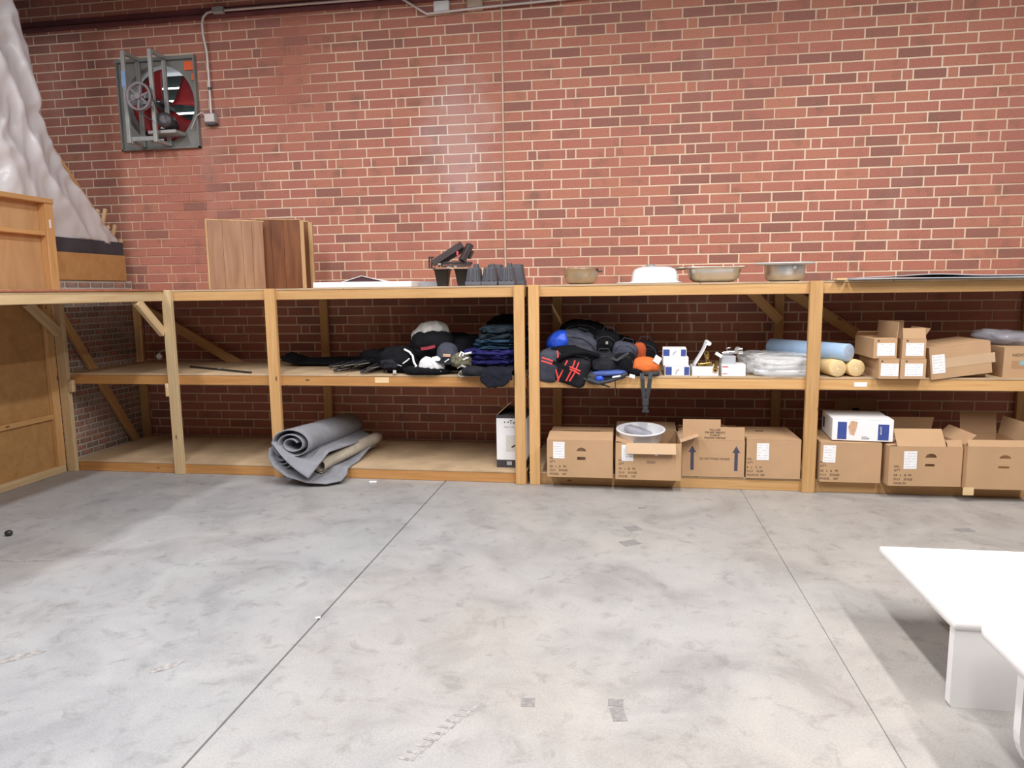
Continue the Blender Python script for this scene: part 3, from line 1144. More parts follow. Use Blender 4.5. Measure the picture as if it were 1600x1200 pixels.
# framed plywood bay standing on the bench
up_ = thing('plywood_bin_side', 'framed plywood bin side standing on the pale timber bench', 'panel', (-3.65, -3.2, 1.532))
ubs = Vector((-3.65, -3.2, 1.532))
ye = -1.04
MB().box(-3.70, -3.69, -5.2, ye - .01, 1.535, 2.27).build('plywood_sheet', 'ply_up', up_, loc=-ubs)
member(up_, 'stile', (-3.655, ye - .045, 1.534), (-3.655, ye - .045, 2.245), .07, .085, 'pine', (0, 1, 0), ubs)
member(up_, 'top_rail', (-3.65, -5.2, 2.265), (-3.65, ye, 2.265), .08, .04, 'pine', (0, 0, 1), ubs)
member(up_, 'middle_rail', (-3.66, -5.2, 2.0), (-3.66, ye - .09, 2.0), .06, .035, 'pine', (0, 0, 1), ubs)
MB().box(-.002, .002, -.01, .01, -.035, .035, .002).build('paper_tag', 'white', up_, loc=Vector((-3.618, -1.09, 2.08)) - ubs)
# boards on the partition
bd = MB().box(-3.775, -3.735, -1.03, -0.088, 1.627, 1.995, .004).build('dark_board', 'dark_board')
tag(bd, 'black scuffed board on edge under the plastic sheeting', 'board')
bd2 = MB().box(-3.733, -3.712, -0.988, -.10, 1.627, 1.868, .003).build('plywood_offcut', 'ply')
tag(bd2, 'tan plywood offcut on edge in front of the black board', 'board')

# lumber rack under plastic sheeting
lr = thing('lumber_stack', 'leaning timber boards with pale stick ends poking out beyond the plastic sheeting', 'lumber', (-3.9, -.6, 1.99))
lrb = Vector((-3.9, -.6, 1.99))
for dx, off in ((-.02, 0), (-.08, .05)):
    member(lr, 'board', (-3.86 + dx, -0.001 - off - .06, 1.98), (-3.86 + dx, -0.736 - .06 - off, 2.795), .03, .15, 'pine', (0, 1, 0), lrb)
for px, k in ((0, 0), (1, 1), (2, 2), (3, 3), (4, 4)):
    q = [(-3.775,-0.351,2.219), (-3.775,-0.254,2.199), (-3.775,-0.230,2.124), (-3.775,-0.140,2.083), (-3.775,-0.061,2.010)][k]
    q = Vector(q)
    h = (.115, .15, .07, .13, .07)[k]
    member(lr, 'stick', q + Vector((-.02, -.03, -.09)), q + Vector((0, .02, h - .05)), .024, .03, 'pale_pine', (0, 1, 0), lrb)
EDGE = [(-0.111, 1.989), (-0.456, 2.283), (-0.707, 2.555), (-0.868, 2.819), (-0.964, 2.998), (-0.958, 3.051), (-1.001, 3.421), (-1.078, 3.689), (-1.158, 3.898), (-1.241, 4.142)]


def edge(t):
    s = t * (len(EDGE) - 1)
    i = min(int(s), len(EDGE) - 2)
    f = s - i
    return EDGE[i][0] * (1 - f) + EDGE[i + 1][0] * f, EDGE[i][1] * (1 - f) + EDGE[i + 1][1] * f


def sheeting(u, v):
    y, z = edge(v)
    s = max(0, u - .08)
    yy = y - s * (2.1 + .2 * v)
    n1 = noise.noise(Vector((yy * 1.7, z * .7, 1.3)))
    n2 = 1 - 2 * abs(noise.noise(Vector((yy * 3.4 + z * 1.6, z * 1.0 - yy * .5, 4.7))))
    n3 = noise.noise(Vector((yy * 9, z * 3.5, 9)))
    n4 = 1 - 2 * abs(noise.noise(Vector((yy * 6.5 - z * 3, z * 4 + yy * 2, 11))))
    x = -3.79 + .05 * n1 + .045 * n2 + .014 * n3 + .022 * n4
    if u < .08:
        k = 1 - u / .08
        return (x - .16 * k, y + .035 * math.sin(k * PI / 2), z + .0)
    return (x, yy, z - .06 * s * (1 - v) + .02 * math.sin(yy * 9) * (1 - v))


ps = MB().grid(sheeting, 130, 110, thick=.004).build('plastic_sheeting', 'film')
tag(ps, 'crinkled white plastic sheeting draped over stacked lumber beside the wall fan', 'plastic sheet')

# ------------------------------------------------------------------ white benches in the near corner
def white_bench(label, x0, x1, y0, y1, h, rad, legx, leg_y, leg_r):
    t = thing('white_bench', label, 'table', ((x0 + x1) / 2, (y0 + y1) / 2, 0))
    b = Vector(t.location)
    mb = MB()
    mb.T = Matrix.Translation((0, 0, 0))
    hx, hy = (x1 - x0) / 2, (y1 - y0) / 2
    mb.rrect([(hx - .003, hy - .003, rad, h - .035), (hx, hy, rad, h - .031), (hx, hy, rad, h - .004), (hx - .004, hy - .004, rad, h)], n=8)
    mb.build('top_slab', 'lamin', t)
    w = x1 - legx
    out = [(leg_r + 0, 0), (w, 0), (w, h - .036), (0, h - .036)]
    arc = [(leg_r - leg_r * math.cos(a), leg_r - leg_r * math.sin(a)) for a in [PI / 2 * k / 8 for k in range(9)]]
    out = out[1:] + arc
    MB().plate(out, [], .035).build('leg_panel', 'lamin', t, loc=(legx - b.x, leg_y - b.y, 0))
    MB().box(0, x1 - x0 - 1.1, -.02, .02, 0, h - .036, .003).build('leg_panel', 'lamin', t, loc=(x0 + 1.0 - b.x, y1 - .2 - b.y, 0))
    MB().box(0, x1 - x0 - 1.2, -.012, .012, h * .45, h - .036, .003).build('stretcher', 'lamin', t, loc=(x0 + 1.1 - b.x, (y0 + y1) / 2 - b.y, 0))
    return t


white_bench('low white square-cornered bench on the concrete, nearer the sink cartons', 2.195, 4.4, -3.835, -3.105, .325, .004, 2.2, -3.83, .012)
white_bench('low white bench with a rounded corner, in front of the square-cornered one', 2.185, 4.4, -5.6, -3.965, .40, .09, 2.215, -4.23, .16)
# ------------------------------------------------------------------ cartons
DK0, DK1, DK2 = .0945, .8445, 1.5265
WT = .005


def carton(label, x0, x1, yf, d, z, h, rz=0, holes=(), flaps=(), mat='card', lid=None, group='printed sink cartons on the lowest shelf', cat='box', tilt=None):
    """open carton with real walls; flaps = (side, length, angle out of upright, start, end as fractions)"""
    w = x1 - x0
    t = thing('carton', label, cat, ((x0 + x1) / 2, yf + d / 2, z), rz, group)
    if tilt:
        t.rotation_euler = (tilt[0], tilt[1], rz)
    mb = MB()
    mb.T = Matrix.Translation((0, -d / 2, 0))
    mb.plate(rect(-w / 2, w / 2, 0, h), [list(hh_) for hh_ in holes], WT)
    mb.T = Matrix.Identity(4)
    mb.box(-w / 2, w / 2, d / 2 - WT, d / 2, 0, h)
    mb.box(-w / 2, -w / 2 + WT, -d / 2 + WT, d / 2 - WT, 0, h)
    mb.box(w / 2 - WT, w / 2, -d / 2 + WT, d / 2 - WT, 0, h)
    mb.box(-w / 2 + WT, w / 2 - WT, -d / 2 + WT, d / 2 - WT, 0, WT)
    if lid == 'closed':
        mb.box(-w / 2, w / 2, -d / 2, -.004, h, h + .004, .0015)
        mb.box(-w / 2, w / 2, .000, d / 2, h, h + .004, .0015)
    mb.build('carton_body', mat, t)
    for sd, ln, ang, a, b in flaps:
        ww = w if sd in 'FB' else d
        o = MB().box((a - .5) * ww + .003, (b - .5) * ww - .003, -.002, .002, 0, ln, .001).build('flap', mat if ang < 50 else 'card_in', t)
        hz = {'F': 0, 'B': PI, 'L': -PI / 2, 'R': PI / 2}[sd]
        R = Matrix.Rotation(hz, 4, 'Z') @ Matrix.Rotation(math.radians(ang), 4, 'X')
        o.location = {'F': (0, -d / 2 + .003, h), 'B': (0, d / 2 - .003, h), 'L': (-w / 2 + .003, 0, h), 'R': (w / 2 - .003, 0, h)}[sd]
        o.rotation_euler = R.to_euler()
    t['_w'], t['_d'], t['_h'] = w, d, h
    return t


def handhole(cx, cz, w=.072, h=.03):
    k = 10
    top = [(cx + w / 2 * math.cos(PI * i / k), cz - h * .4 + h * math.sin(PI * i / k) * 1.0) for i in range(k + 1)]
    return top[::1]


def slot(cx, cz, w=.062, h=.024):
    return rect(cx - w / 2, cx + w / 2, cz - h / 2, cz + h / 2)


def sticker(t, cx, cz, w, h, rows=6, seed=0):
    d = t['_d']
    lb = MB().box(-w / 2, w / 2, -.0009, .0004, -h / 2, h / 2).build('paper_label', 'white', t, loc=(cx, -d / 2 - .0006, cz), rot=(0, random.uniform(-.02, .02), 0))
    rnd = random.Random(seed)
    mb = MB()
    for k in range(rows):
        z = h * (.38 - .76 * k / max(1, rows - 1))
        x = -w * .4
        while x < w * .36:
            l = rnd.uniform(.05, .2) * w
            if rnd.random() < .8:
                mb.box(x, min(x + l, w * .42), -.0013, -.0009, z - h * .012, z + h * .012)
            x += l + w * .05
    mb.build('label_print', 'grey_ink', lb)
    return lb


def shipping_marks(t, x, z, s=.021, rows=('GS   L   &   PK', 'CU.S    20.0LBS', 'MODEL    33P'), top=True):
    d = t['_d']
    y = -d / 2 - .0008
    if top:
        text(t, 'printing', 'NO.', s, (x, y, z + .092), FRONT, 'brown_ink')
        text(t, 'printing', 'QTY.', s, (x, y, z + .066), FRONT, 'brown_ink')
    for k, r in enumerate(rows):
        text(t, 'printing', r, s, (x, y, z - k * .029 + .03), FRONT, 'brown_ink')


# first sink carton
yA = -1.223
b1 = carton('closed sink carton with hand slots next to the split shelf posts', 0.495, 0.985, yA, .50, DK0, .285,
            holes=(handhole(.012, .21), slot(.012, .145)), lid=None,
            flaps=(('F', .20, -83, 0, 1), ('B', .16, -88, 0, 1), ('L', .10, -91, .05, .95), ('R', .10, -91, .05, .95)))
sticker(b1, -.155, .205, .085, .125, seed=1)
shipping_marks(b1, -.225, .045)
yB = -1.242
b2 = carton('open sink carton holding a white basin, its front flap folded down', 1.004, 1.478, yB, .50, DK0, .275,
            holes=(slot(.02, .135),), flaps=(('F', .085, 148, .16, .92), ('B', .17, 78, 0, 1), ('R', .14, 70, .1, .9), ('L', .13, -100, .1, .9)))
sticker(b2, -.15, .20, .085, .12, seed=2)
shipping_marks(b2, -.215, .045)
MB().box(-.04, .0, -.001, .0, -.003, .003).box(-.008, .012, -.0016, 0, -.012, .012).build('torn_paper', 'white', b2, loc=(.055, -.2505, .195))
# basin standing in the open carton
bs = thing('sink_bowl', 'glossy white oval basin with a grey wrapped part inside it, standing in the open carton', 'sink', (1.191, -.955, DK0 + .165))
prof = [(.03, .0), (.10, .004), (.135, .03), (.165, .09), (.185, .15), (.196, .16), (.196, .168), (.185, .17), (.178, .163), (.155, .09), (.125, .035), (.09, .016), (.0, .012)]
MB().lathe(prof, 40, sx=.95, sy=.82).build('basin', 'porcelain', bs, rot=(.14, 0, 0))
gw = MB().soft((.0, .0, 0), (.10, .07, .03), 4, 3.2, .12, rz=-.3, nu=24, nv=14).build('wrapped_part', 'grey_wrap', None, loc=(bs.location.x - .02, bs.location.y + .03, bs.location.z + .135), rot=(0, .25, 0))
tag(gw, 'small part in a grey plastic bag lying in the white basin', 'bag')
tb = MB().box(-.19, .19, -.16, .16, 0, .15, .004).build('packing_block', 'card_in', None, loc=(bs.location.x, bs.location.y + .02, DK0 + .006))
tag(tb, 'cardboard packing block under the white basin in its carton', 'packing')

# arrow carton
yC = -1.102
xa, xb = 1.493, 1.942
b3 = carton('kraft carton printed with two dark upward arrows, flap raised', xa, xb, yC, .50, DK0, .275,
            flaps=(('F', .155, -4, 0, .62), ('F', .10, -5, .60, 1), ('B', .1, -70, 0, 1), ('L', .12, -60, .1, .9), ('R', .12, -70, .1, .9)))
hw_ = (xb - xa) / 2
for x in (-.15, .165):
    ar = [(x - .012, .05), (x + .012, .05), (x + .012, .185), (x + .028, .185), (x, .235), (x - .028, .185), (x - .012, .185)]
    MB().plate(ar, [], .0008).build('arrow_print', 'navy_ink', b3, loc=(0, -.251, 0))
text(b3, 'printing', 'DO NOT STAND ON END', .0225, (.012, -.2508, .13), FRONT, 'brown_ink', align='CENTER', sx=.82)
for k, r in enumerate(('FULL LINE', 'FOR BEST RESULTS', 'CLOSE BY', 'FOLDING THIS FLAP')):
    text(b3, 'printing', r, .017, (.01, -.252 + .0095 * 0 + .001 + .0045 * 0 + (-.0), .275 + .075 - k * .02), (PI / 2 + math.radians(-4), 0, 0), 'brown_ink', align='CENTER').location.y = -.2500 + (.075 - k * .02) * math.sin(math.radians(4)) - .0012
yD = -1.107
b4 = carton('closed sink carton beside the middle post, without hand slots', 1.955, 2.334, yD, .48, DK0, .29, lid='closed')
b4['_h'] = .29
sticker(b4, -.075, .20, .085, .125, seed=4)
shipping_marks(b4, -.185, .045, rows=('8   L    S   M', 'CU.S    32.0P', 'MADE IN  33P'))
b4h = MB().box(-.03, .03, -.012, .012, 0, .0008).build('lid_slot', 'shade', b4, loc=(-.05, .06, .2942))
# right bay
yE = -1.156
b5 = carton('sink carton under the white and blue box', 2.456, 2.865, yE, .47, DK0, .285, lid='closed')
sticker(b5, -.145, .205, .085, .125, seed=5)
shipping_marks(b5, -.205, .045)
yF = -1.205
b6 = carton('open sink carton with a raised front flap and two hand slots', 2.887, 3.366, yF, .49, DK0, .28, rz=.035,
            holes=(handhole(.035, .215, .075, .03), slot(.03, .15, .062, .018)), flaps=(('F', .14, -38, .10, .78), ('F', .05, -25, .78, 1), ('L', .12, -84, .05, .95), ('B', .14, -20, 0, 1), ('R', .1, -75, .1, .9)))
sticker(b6, -.10, .185, .085, .125, seed=6)
shipping_marks(b6, -.205, .04, rows=('GS   L   &  PK', 'CU.S    20.0LB', 'MADE IN  OMAN'[:7]))
yG = -1.239
b7 = carton('open-topped sink carton with two hand slots beside the raised-flap carton', 3.378, 3.806, yG, .50, DK0, .295, rz=.02,
            holes=(handhole(.025, .225, .075, .026), slot(.02, .155, .07, .016)), flaps=(('F', .05, -30, 0, 1), ('L', .10, -45, .1, .9), ('B', .16, 8, 0, .6), ('R', .14, 10, .05, .95)))
MB().box(-.035, .035, -.003, 0, -.05, .005, .001).build('torn_flap', 'pale_pine', b7, 'torn pale strip hanging under the carton', loc=(-.195, -.253, .006))
# two more cartons against the wall behind
b8 = carton('brown carton flap standing by the wall behind the white and blue box', 2.829, 3.162, -.50, .36, DK0, .26, mat='card_dark', flaps=(('B', .20, 4, 0, 1), ('F', .15, -60, 0, 1)), group=None)
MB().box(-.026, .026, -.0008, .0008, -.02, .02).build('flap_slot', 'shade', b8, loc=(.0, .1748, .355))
b9 = carton('small brown carton by the wall behind the raised-flap carton', 3.146, 3.289, -.42, .3, DK0, .30, mat='card_dark', flaps=(('F', .05, -5, 0, 1),), group=None)

# white and blue fixture box lying on the carton
wb = thing('fixture_box', 'white box with navy panels and a faucet picture lying across a sink carton', 'box', (2.757, -.93, DK0 + .2955), -.09)
w, d, h = .40, .40, .155
mb = MB().box(-w / 2, w / 2, -d / 2, d / 2, 0, h, .004)
mb.build('box_body', 'white', wb)
for x0, x1, m in ((-w / 2 + .035, -w / 2 + .095, 'blue'), (w / 2 - .10, w / 2 - .03, 'blue')):
    MB().box(x0, x1, -.0008, .0006, .012, h - .018 - (.012 if x0 > 0 else 0)).build('blue_panel', m, wb, loc=(0, -d / 2 - .0006, 0))
MB().plate([(-.085, .05), (-.055, .04), (-.04, .09), (-.035, .14), (-.08, .145), (-.095, .10)], [], .0007).build('faucet_picture', 'peach', wb, loc=(0, -d / 2 - .001, 0))
MB().box(0, .05, -.0005, .0005, .016, .028).box(0, .035, -.0005, .0005, .032, .036).build('small_print', 'grey_ink', wb, loc=(-.005, -d / 2 - .0008, 0))
text(wb, 'printing', 'LAVATORY', .017, (w / 2 - .088, -d / 2 - .0016, h - .045), (PI / 2, PI / 2, 0), 'white', sx=.7)
MB().box(-.03, .03, -.0008, .0008, -.04, .04).build('black_panel', 'ink', wb, loc=(-w / 2 - .0006, .12, h / 2), rot=(0, 0, PI / 2))
MB().box(-w / 2, w / 2, -d / 2, -.03, 0, .003, .001).build('lid_flap', 'white', wb, loc=(0, 0, h + .0005))

# white, black-banded box tucked behind the split post
bx = thing('appliance_box', 'tall white box with black bands, open-topped, half hidden behind the split post', 'box', (0.070 + .12, -.85, DK0))
w, d, h = .24, .26, .42
mb = MB()
mb.box(-w / 2, w / 2, -d / 2, -d / 2 + .004, 0, h).box(-w / 2, w / 2, d / 2 - .004, d / 2, 0, h).box(-w / 2, -w / 2 + .004, -d / 2 + .004, d / 2 - .004, 0, h).box(w / 2 - .004, w / 2, -d / 2 + .004, d / 2 - .004, 0, h).box(-w / 2 + .004, w / 2 - .004, -d / 2 + .004, d / 2 - .004, 0, .004)
mb.build('box_body', 'white', bx)
for z0, z1 in ((0, .062), (h - .024, h)):
    MB().box(-w / 2 - .0006, w / 2 + .0006, -d / 2 - .0008, d / 2 + .0008, z0, z1).build('black_band', 'ink', bx)
text(bx, 'printing', '\u2022 \u2022Tec', .045, (-.062, -d / 2 - .0012, h - .07), FRONT, 'ink')
text(bx, 'printing', 'Made in China', .016, (-.06, -d / 2 - .0012, h - .098), FRONT, 'grey_ink')
MB().box(-.045, .10, -.0006, .0006, .13, .26).build('picture_panel', 'caulk', bx, 'pale beige picture panel', loc=(0, -d / 2 - .0006, 0)).data.materials[0] = plain('beige_print', (.70, .68, .62), .7, .05, 20)
MB().tube([(-.0, -.002, .165), (.05, -.002, .195)], .006, 6).build('picture_mark', 'ink', bx, loc=(0, -d / 2, 0))
MB().box(-.02, .02, -.0008, .0008, .02, .05).build('emblem_print', 'grey_ink', bx, loc=(-.02, -d / 2 - .0012, 0))
o = MB().box(-d / 2 + .004, d / 2 - .004, -.002, .002, 0, .15, .001).build('flap', 'card_in', bx, 'brown inside of the flap', loc=(-w / 2 + .004, 0, h), rot=(math.radians(-48), 0, -PI / 2))
o = MB().box(-w / 2 + .006, w / 2 - .006, -.002, .002, 0, .11, .001).build('flap', 'card_dark', bx, loc=(0, d / 2 - .004, h), rot=(math.radians(60), 0, 0))

# carton stack on the middle shelf
small = []
yS = -1.166
hS = .135
specs = (((1367, 1398), 0, 'small labelled carton under the open one, next to the yellow rolls'), ((1400, 1439), 0, 'small labelled carton at the foot of the stack, beside the tilted carton'),
         ((1358, 1394), 1, 'open small carton on top of the stack, next to the blue roll'), ((1402, 1438), 1, 'open small carton on top of the stack, beside the tilted carton'))
for (a, b), lv, lab in specs:
    xx0, xx1 = 2.811, 2.942
    sx_ = (xx1 - xx0) / 31.
    X0 = xx0 + (a - 1367) * sx_
    X1 = xx0 + (b - 1367) * sx_
    fl_ = () if lv == 0 else ((('R', .115, 4, 0, 1), ('B', .05, -50, 0, 1), ('F', .03, -80, 0, 1), ('L', .06, -95, .1, .9)) if a < 1400 else (('F', .075, -14, 0, 1), ('B', .11, 4, 0, 1), ('R', .08, 30, .1, .9)))
    t = carton(lab, X0, X1, yS + (.01 if lv else 0), .40, DK1 + lv * (hS + .006), hS, flaps=fl_, lid='closed' if lv == 0 else None, group='small labelled cartons on the middle shelf')
    sticker(t, .005, .062, .115 if a != 1402 else .115, .088, rows=5, seed=a)
    MB().box(-.006, .006, -.0006, .0004, -.005, .005).build('printed_mark', 'brown_ink', t, loc=(-.045, -.2005, .122))
# the tilted carton and the low box that props it
prop = carton('low carton propping up the tilted one on the middle shelf', 3.160 + .02, 3.557, -1.03, .38, DK1, .035, lid='closed', group=None)
tl = carton('large tilted carton with a white label, propped on a low box', 3.161, 3.561, -1.10, .42, DK1 + .012, .22, rz=.06, lid='closed', group=None, tilt=(0, -.13, 0))
sticker(tl, -.145, .105, .085, .13, seed=9)
MB().box(-.16, .225, -.0008, .0004, -.034, .034).build('packing_tape', 'card_in', tl, 'pale strip of packing tape', loc=(.0, -.2105, .105))
# last carton with a bag on it
lc = carton('carton with a faded teal print and a clear bag on its top', 3.656, 3.972, -1.05, .42, DK1, .205, lid='closed', group=None)
text(lc, 'printing', 'NOVICE', .03, (-.105, -.211, .145), FRONT, 'brown_ink', sx=.95)
MB().box(-.105, .03, -.0006, .0004, .062, .115).build('brown_print', 'card_dark', lc, loc=(0, -.2105, 0))
MB().box(-.06, .03, -.0006, .0004, .085, .115).build('teal_print', 'teal_ink', lc, loc=(0, -.2112, 0))
MB().box(0, .06, -.0006, .0004, .04, .105).build('paper_label', 'white', lc, loc=(.02, -.2118, 0))
o = MB().soft((0, 0, 0), (.20, .13, .05), 21, 2.4, .2, rz=-.2, nu=30, nv=16).build('plastic_bag', 'grey_wrap', None, loc=(lc.location.x - .02, lc.location.y + .02, DK1 + .205 + .055), rot=(0, .12, 0))
tag(o, 'crumpled clear plastic bag on top of the teal-printed carton', 'bag')

# ------------------------------------------------------------------ foam rolls and bagged goods
def foam_roll(label, p, q, r, mat, group=None):
    p, q = Vector(p), Vector(q)
    t = thing('foam_roll', label, 'roll', p, 0, group)
    d = q - p
    x = d.normalized()
    y = Vector((0, 0, 1)).cross(x).normalized()
    R = Matrix((x, y, x.cross(y))).transposed().to_4x4()
    pts = []
    turns = 5
    for k in range(turns * 18 + 1):
        a = 2 * PI * k / 18
        rr = .006 + (r - .006) * k / (turns * 18)
        pts.append((rr * math.cos(a), rr * math.sin(a)))
    mb = MB()
    mb.T = R @ Matrix.Rotation(PI / 2, 4, 'Y')
    mb.lathe([(.0, .0012), (r * .93, .0), (r, .006), (r, d.length - .006), (r * .93, d.length), (0, d.length)], 30)
    mb.build('roll_body', mat, t)
    mb = MB()
    mb.T = R @ Matrix.Rotation(PI / 2, 4, 'Y')
    for k in range(len(pts) - 1):
        pass
    mb.tube([(x_, y_, .0008) for x_, y_ in pts[8:-8]], .0018, 4)
    mb.build('roll_seam', 'caulk', t)
    return t


ry1, ry2 = .066, .066
f1 = (2.563,-1.090,0.892)
foam_roll('yellow foam roll in front of the blue one, the one nearer the post', (f1[0], -1.10, DK1 + .062), (f1[0] - .10, -.45, DK1 + .062), .060, 'foam_y', 'rolled foam on the middle shelf')
f1 = (2.691,-1.090,0.893)
foam_roll('yellow foam roll next to the small cartons, under the blue one', (f1[0] + .005, -1.07, DK1 + .062), (f1[0] - .07, -.45, DK1 + .062), .060, 'foam_y', 'rolled foam on the middle shelf')
f1 = (2.642,-1.040,0.979)
foam_roll('pale blue foam roll lying on the two yellow ones', (f1[0], -1.06, DK1 + .172), (f1[0] - .42, -.50, DK1 + .172), .064, 'foam_b', 'rolled foam on the middle shelf')

xb0, xb1 = 1.968, 2.451
bgd = thing('bagged_linens', 'stack of flat white goods sealed in clear plastic bags on the middle shelf', 'bag', ((xb0 + xb1) / 2, -.78, DK1))
for k in range(3):
    MB().soft((0, 0, 0), (.215 - .012 * k, .23, .021), 30 + k, 5, .10, freq=6, rz=.05 * k, nu=36, nv=12).build('folded_sheet', 'white_cloth', bgd, loc=(.01 * k + .012, -.01, .022 + .036 * k))
MB().soft((0, 0, 0), (.24, .27, .07), 37, 4.5, .11, freq=6, nu=80, nv=36, crease=1.0).build('clear_wrap', 'bag', bgd, loc=(.0, 0, .075))
for k, (y, wv) in enumerate(((.13, .2), (.12, .14))):
    pass
o = MB().soft((0, 0, 0), (.20, .05, .014), 41, 4, .15, freq=6, nu=40, nv=10).build('plastic_tail', 'bag', bgd, loc=(.02, -.27, .014))

# ------------------------------------------------------------------ small faucet boxes
def small_box(label, px0, px1, z, h, yf, d, body='white', blue=True, rz=0, group='small fixture boxes on the middle shelf'):
    w = px1 - px0
    t = thing('fixture_box', label, 'box', ((px0 + px1) / 2, yf + d / 2, z), rz, group)
    MB().box(-w / 2, w / 2, -d / 2, d / 2, 0, h, .002).build('box_body', body, t)
    if blue:
        MB().box(-w / 2 + .004, -w / 2 + .05, -.0008, .0004, .006, h - .006).build('blue_panel', 'blue', t, loc=(0, -d / 2 - .0005, 0))
        MB().box(w / 2 - .04, w / 2 - .004, -.0008, .0004, .006, h - .006).build('blue_panel', 'blue', t, loc=(0, -d / 2 - .0005, 0))
        MB().tube([(-.01, 0, .015), (-.005, 0, h * .5), (.012, 0, h * .7)], .004, 6).build('faucet_picture', 'grey_ink', t, loc=(.0, -d / 2 - .001, 0))
    return t


yk = -1.06
sa, sb = 1.361, 1.541
small_box('white and blue box at the bottom of the small stack beside the orange bag', sa, sb, DK1, .072, yk, .2)
t = small_box('plain white carton in the middle of the small stack beside the orange bag', sa - .012, sb - .01, DK1 + .0735, .065, yk + .005, .2, blue=False)
MB().box(0, .06, -.0015, .0015, 0, .055, .001).build('flap', 'white', t, loc=(-.10, -.1, .055), rot=(0, -2.6, .5))
small_box('white and blue box on top of the small stack beside the orange bag', sa - .012, sb - .02, DK1 + .140, .06, yk + .01, .2, rz=-.05)
# open lidded box with brass parts
oa, ob = 1.560, 1.747
ox = thing('open_box', 'white box with its lid standing open, full of brass fittings', 'box', ((oa + ob) / 2, -.97, DK1), 0, None)
w, d, h = ob - oa, .18, .07
mb = MB().box(-w / 2, w / 2, -d / 2, -d / 2 + .003, 0, h).box(-w / 2, w / 2, d / 2 - .003, d / 2, 0, h).box(-w / 2, -w / 2 + .003, -d / 2 + .003, d / 2 - .003, 0, h).box(w / 2 - .003, w / 2, -d / 2 + .003, d / 2 - .003, 0, h).box(-w / 2 + .003, w / 2 - .003, -d / 2 + .003, d / 2 - .003, 0, .003)
mb.build('box_body', 'white', ox)


def lidf(u, v):
    return (-w / 2 + .015 + v * .07 + .02 * math.sin(v * 2.2), -d / 2 + d * u, h + v * .185 - .02 * v * v)


MB().grid(lidf, 4, 10, thick=.003).build('lid', 'white', ox)
MB().tube([(.022, -d / 2, h + .168), (.022, d / 2, h + .168)], .016, 12).build('lid_curl', 'white', ox)


def fitting(label, p, q, r, mat, ring=True, name='pipe_fitting', group=None):
    p, q = Vector(p), Vector(q)
    t = thing(name, label, 'fitting', p, 0, group)
    MB().tube([(0, 0, 0), (q - p) * .5, q - p], r, 12).build('barrel', mat, t)
    d = (q - p).normalized()
    MB().tube([d * .012, d * .032], r * 1.5, 6).build('nut', mat, t)
    MB().tube([-d * .004, d * .004], r * 1.35, 14).build('collar', mat, t)
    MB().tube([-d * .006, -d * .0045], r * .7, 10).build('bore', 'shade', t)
    return t


bz = DK1 + .075
cx = (oa + ob) / 2
fitting('brass fitting sticking up near the lid of the open box', (cx + .012, -1.0, bz + .085), (cx + .03, -.93, bz + .02), .014, 'brass', group='brass fittings in the open box')
fitting('brass fitting hanging over the front of the open box', (cx + .068, -1.075, DK1 + .045), (cx + .085, -1.0, bz + .02), .014, 'brass', group='brass fittings in the open box')
fitting('brass fitting lying along the back of the open box', (cx - .05, -1.0, bz + .0), (cx + .05, -.96, bz + .01), .013, 'brass', group='brass fittings in the open box')
fitting('brass fitting lying in the middle of the open box', (cx - .02, -1.02, bz - .01), (cx + .06, -.92, bz - .005), .013, 'brass', group='brass fittings in the open box')
wa, wb_ = 1.768, 1.935
t = small_box('small white box with red print under the chrome faucet parts', wa, wb_, DK1, .088, -1.08, .16, blue=False)
MB().box(-.08, -.04, -.0006, .0004, .066, .074).box(-.08, -.045, -.0006, .0004, .016, .022).build('red_print', 'red_ink', t, loc=(0, -.0806, 0))
t = small_box('small grey box on top of the red-printed white box', wa, wa + .10, DK1 + .0885, .058, -1.05, .12, body='grey_foam', blue=False, group=None)
fa = thing('faucet_valve', 'shiny chrome faucet valve lying on the small grey box', 'faucet', (wa + .06, -1.0, DK1 + .162), 0)
MB().tube([(-.05, 0, 0), (0, 0, .008), (.06, -.01, .012)], [.012, .016, .013], 12).build('valve_body', 'chrome', fa)
MB().tube([(.06, -.03, .02), (.09, -.035, .024)], .026, 18).tube([(.058, -.031, .02), (.0578, -.0318, .02)], .016, 12, 0).build('flange', 'chrome', fa)
MB().tube([(.05, -.045, .028), (.053, -.052, .028)], .024, 18).build('flange_face', 'bare_metal', fa)
MB().tube([(-.01, 0, .01), (-.02, .0, .035), (.01, -.005, .045)], .007, 8).build('valve_handle', 'chrome', fa)
MB().box(-.04, .012, -.012, .012, -.012, .012, .002).build('white_sleeve', 'white', fa, loc=(-.07, -.06, -.014), rot=(0, .55, 0))

# ------------------------------------------------------------------ top shelf
# sinks
def zt(y=0):
    return DK2


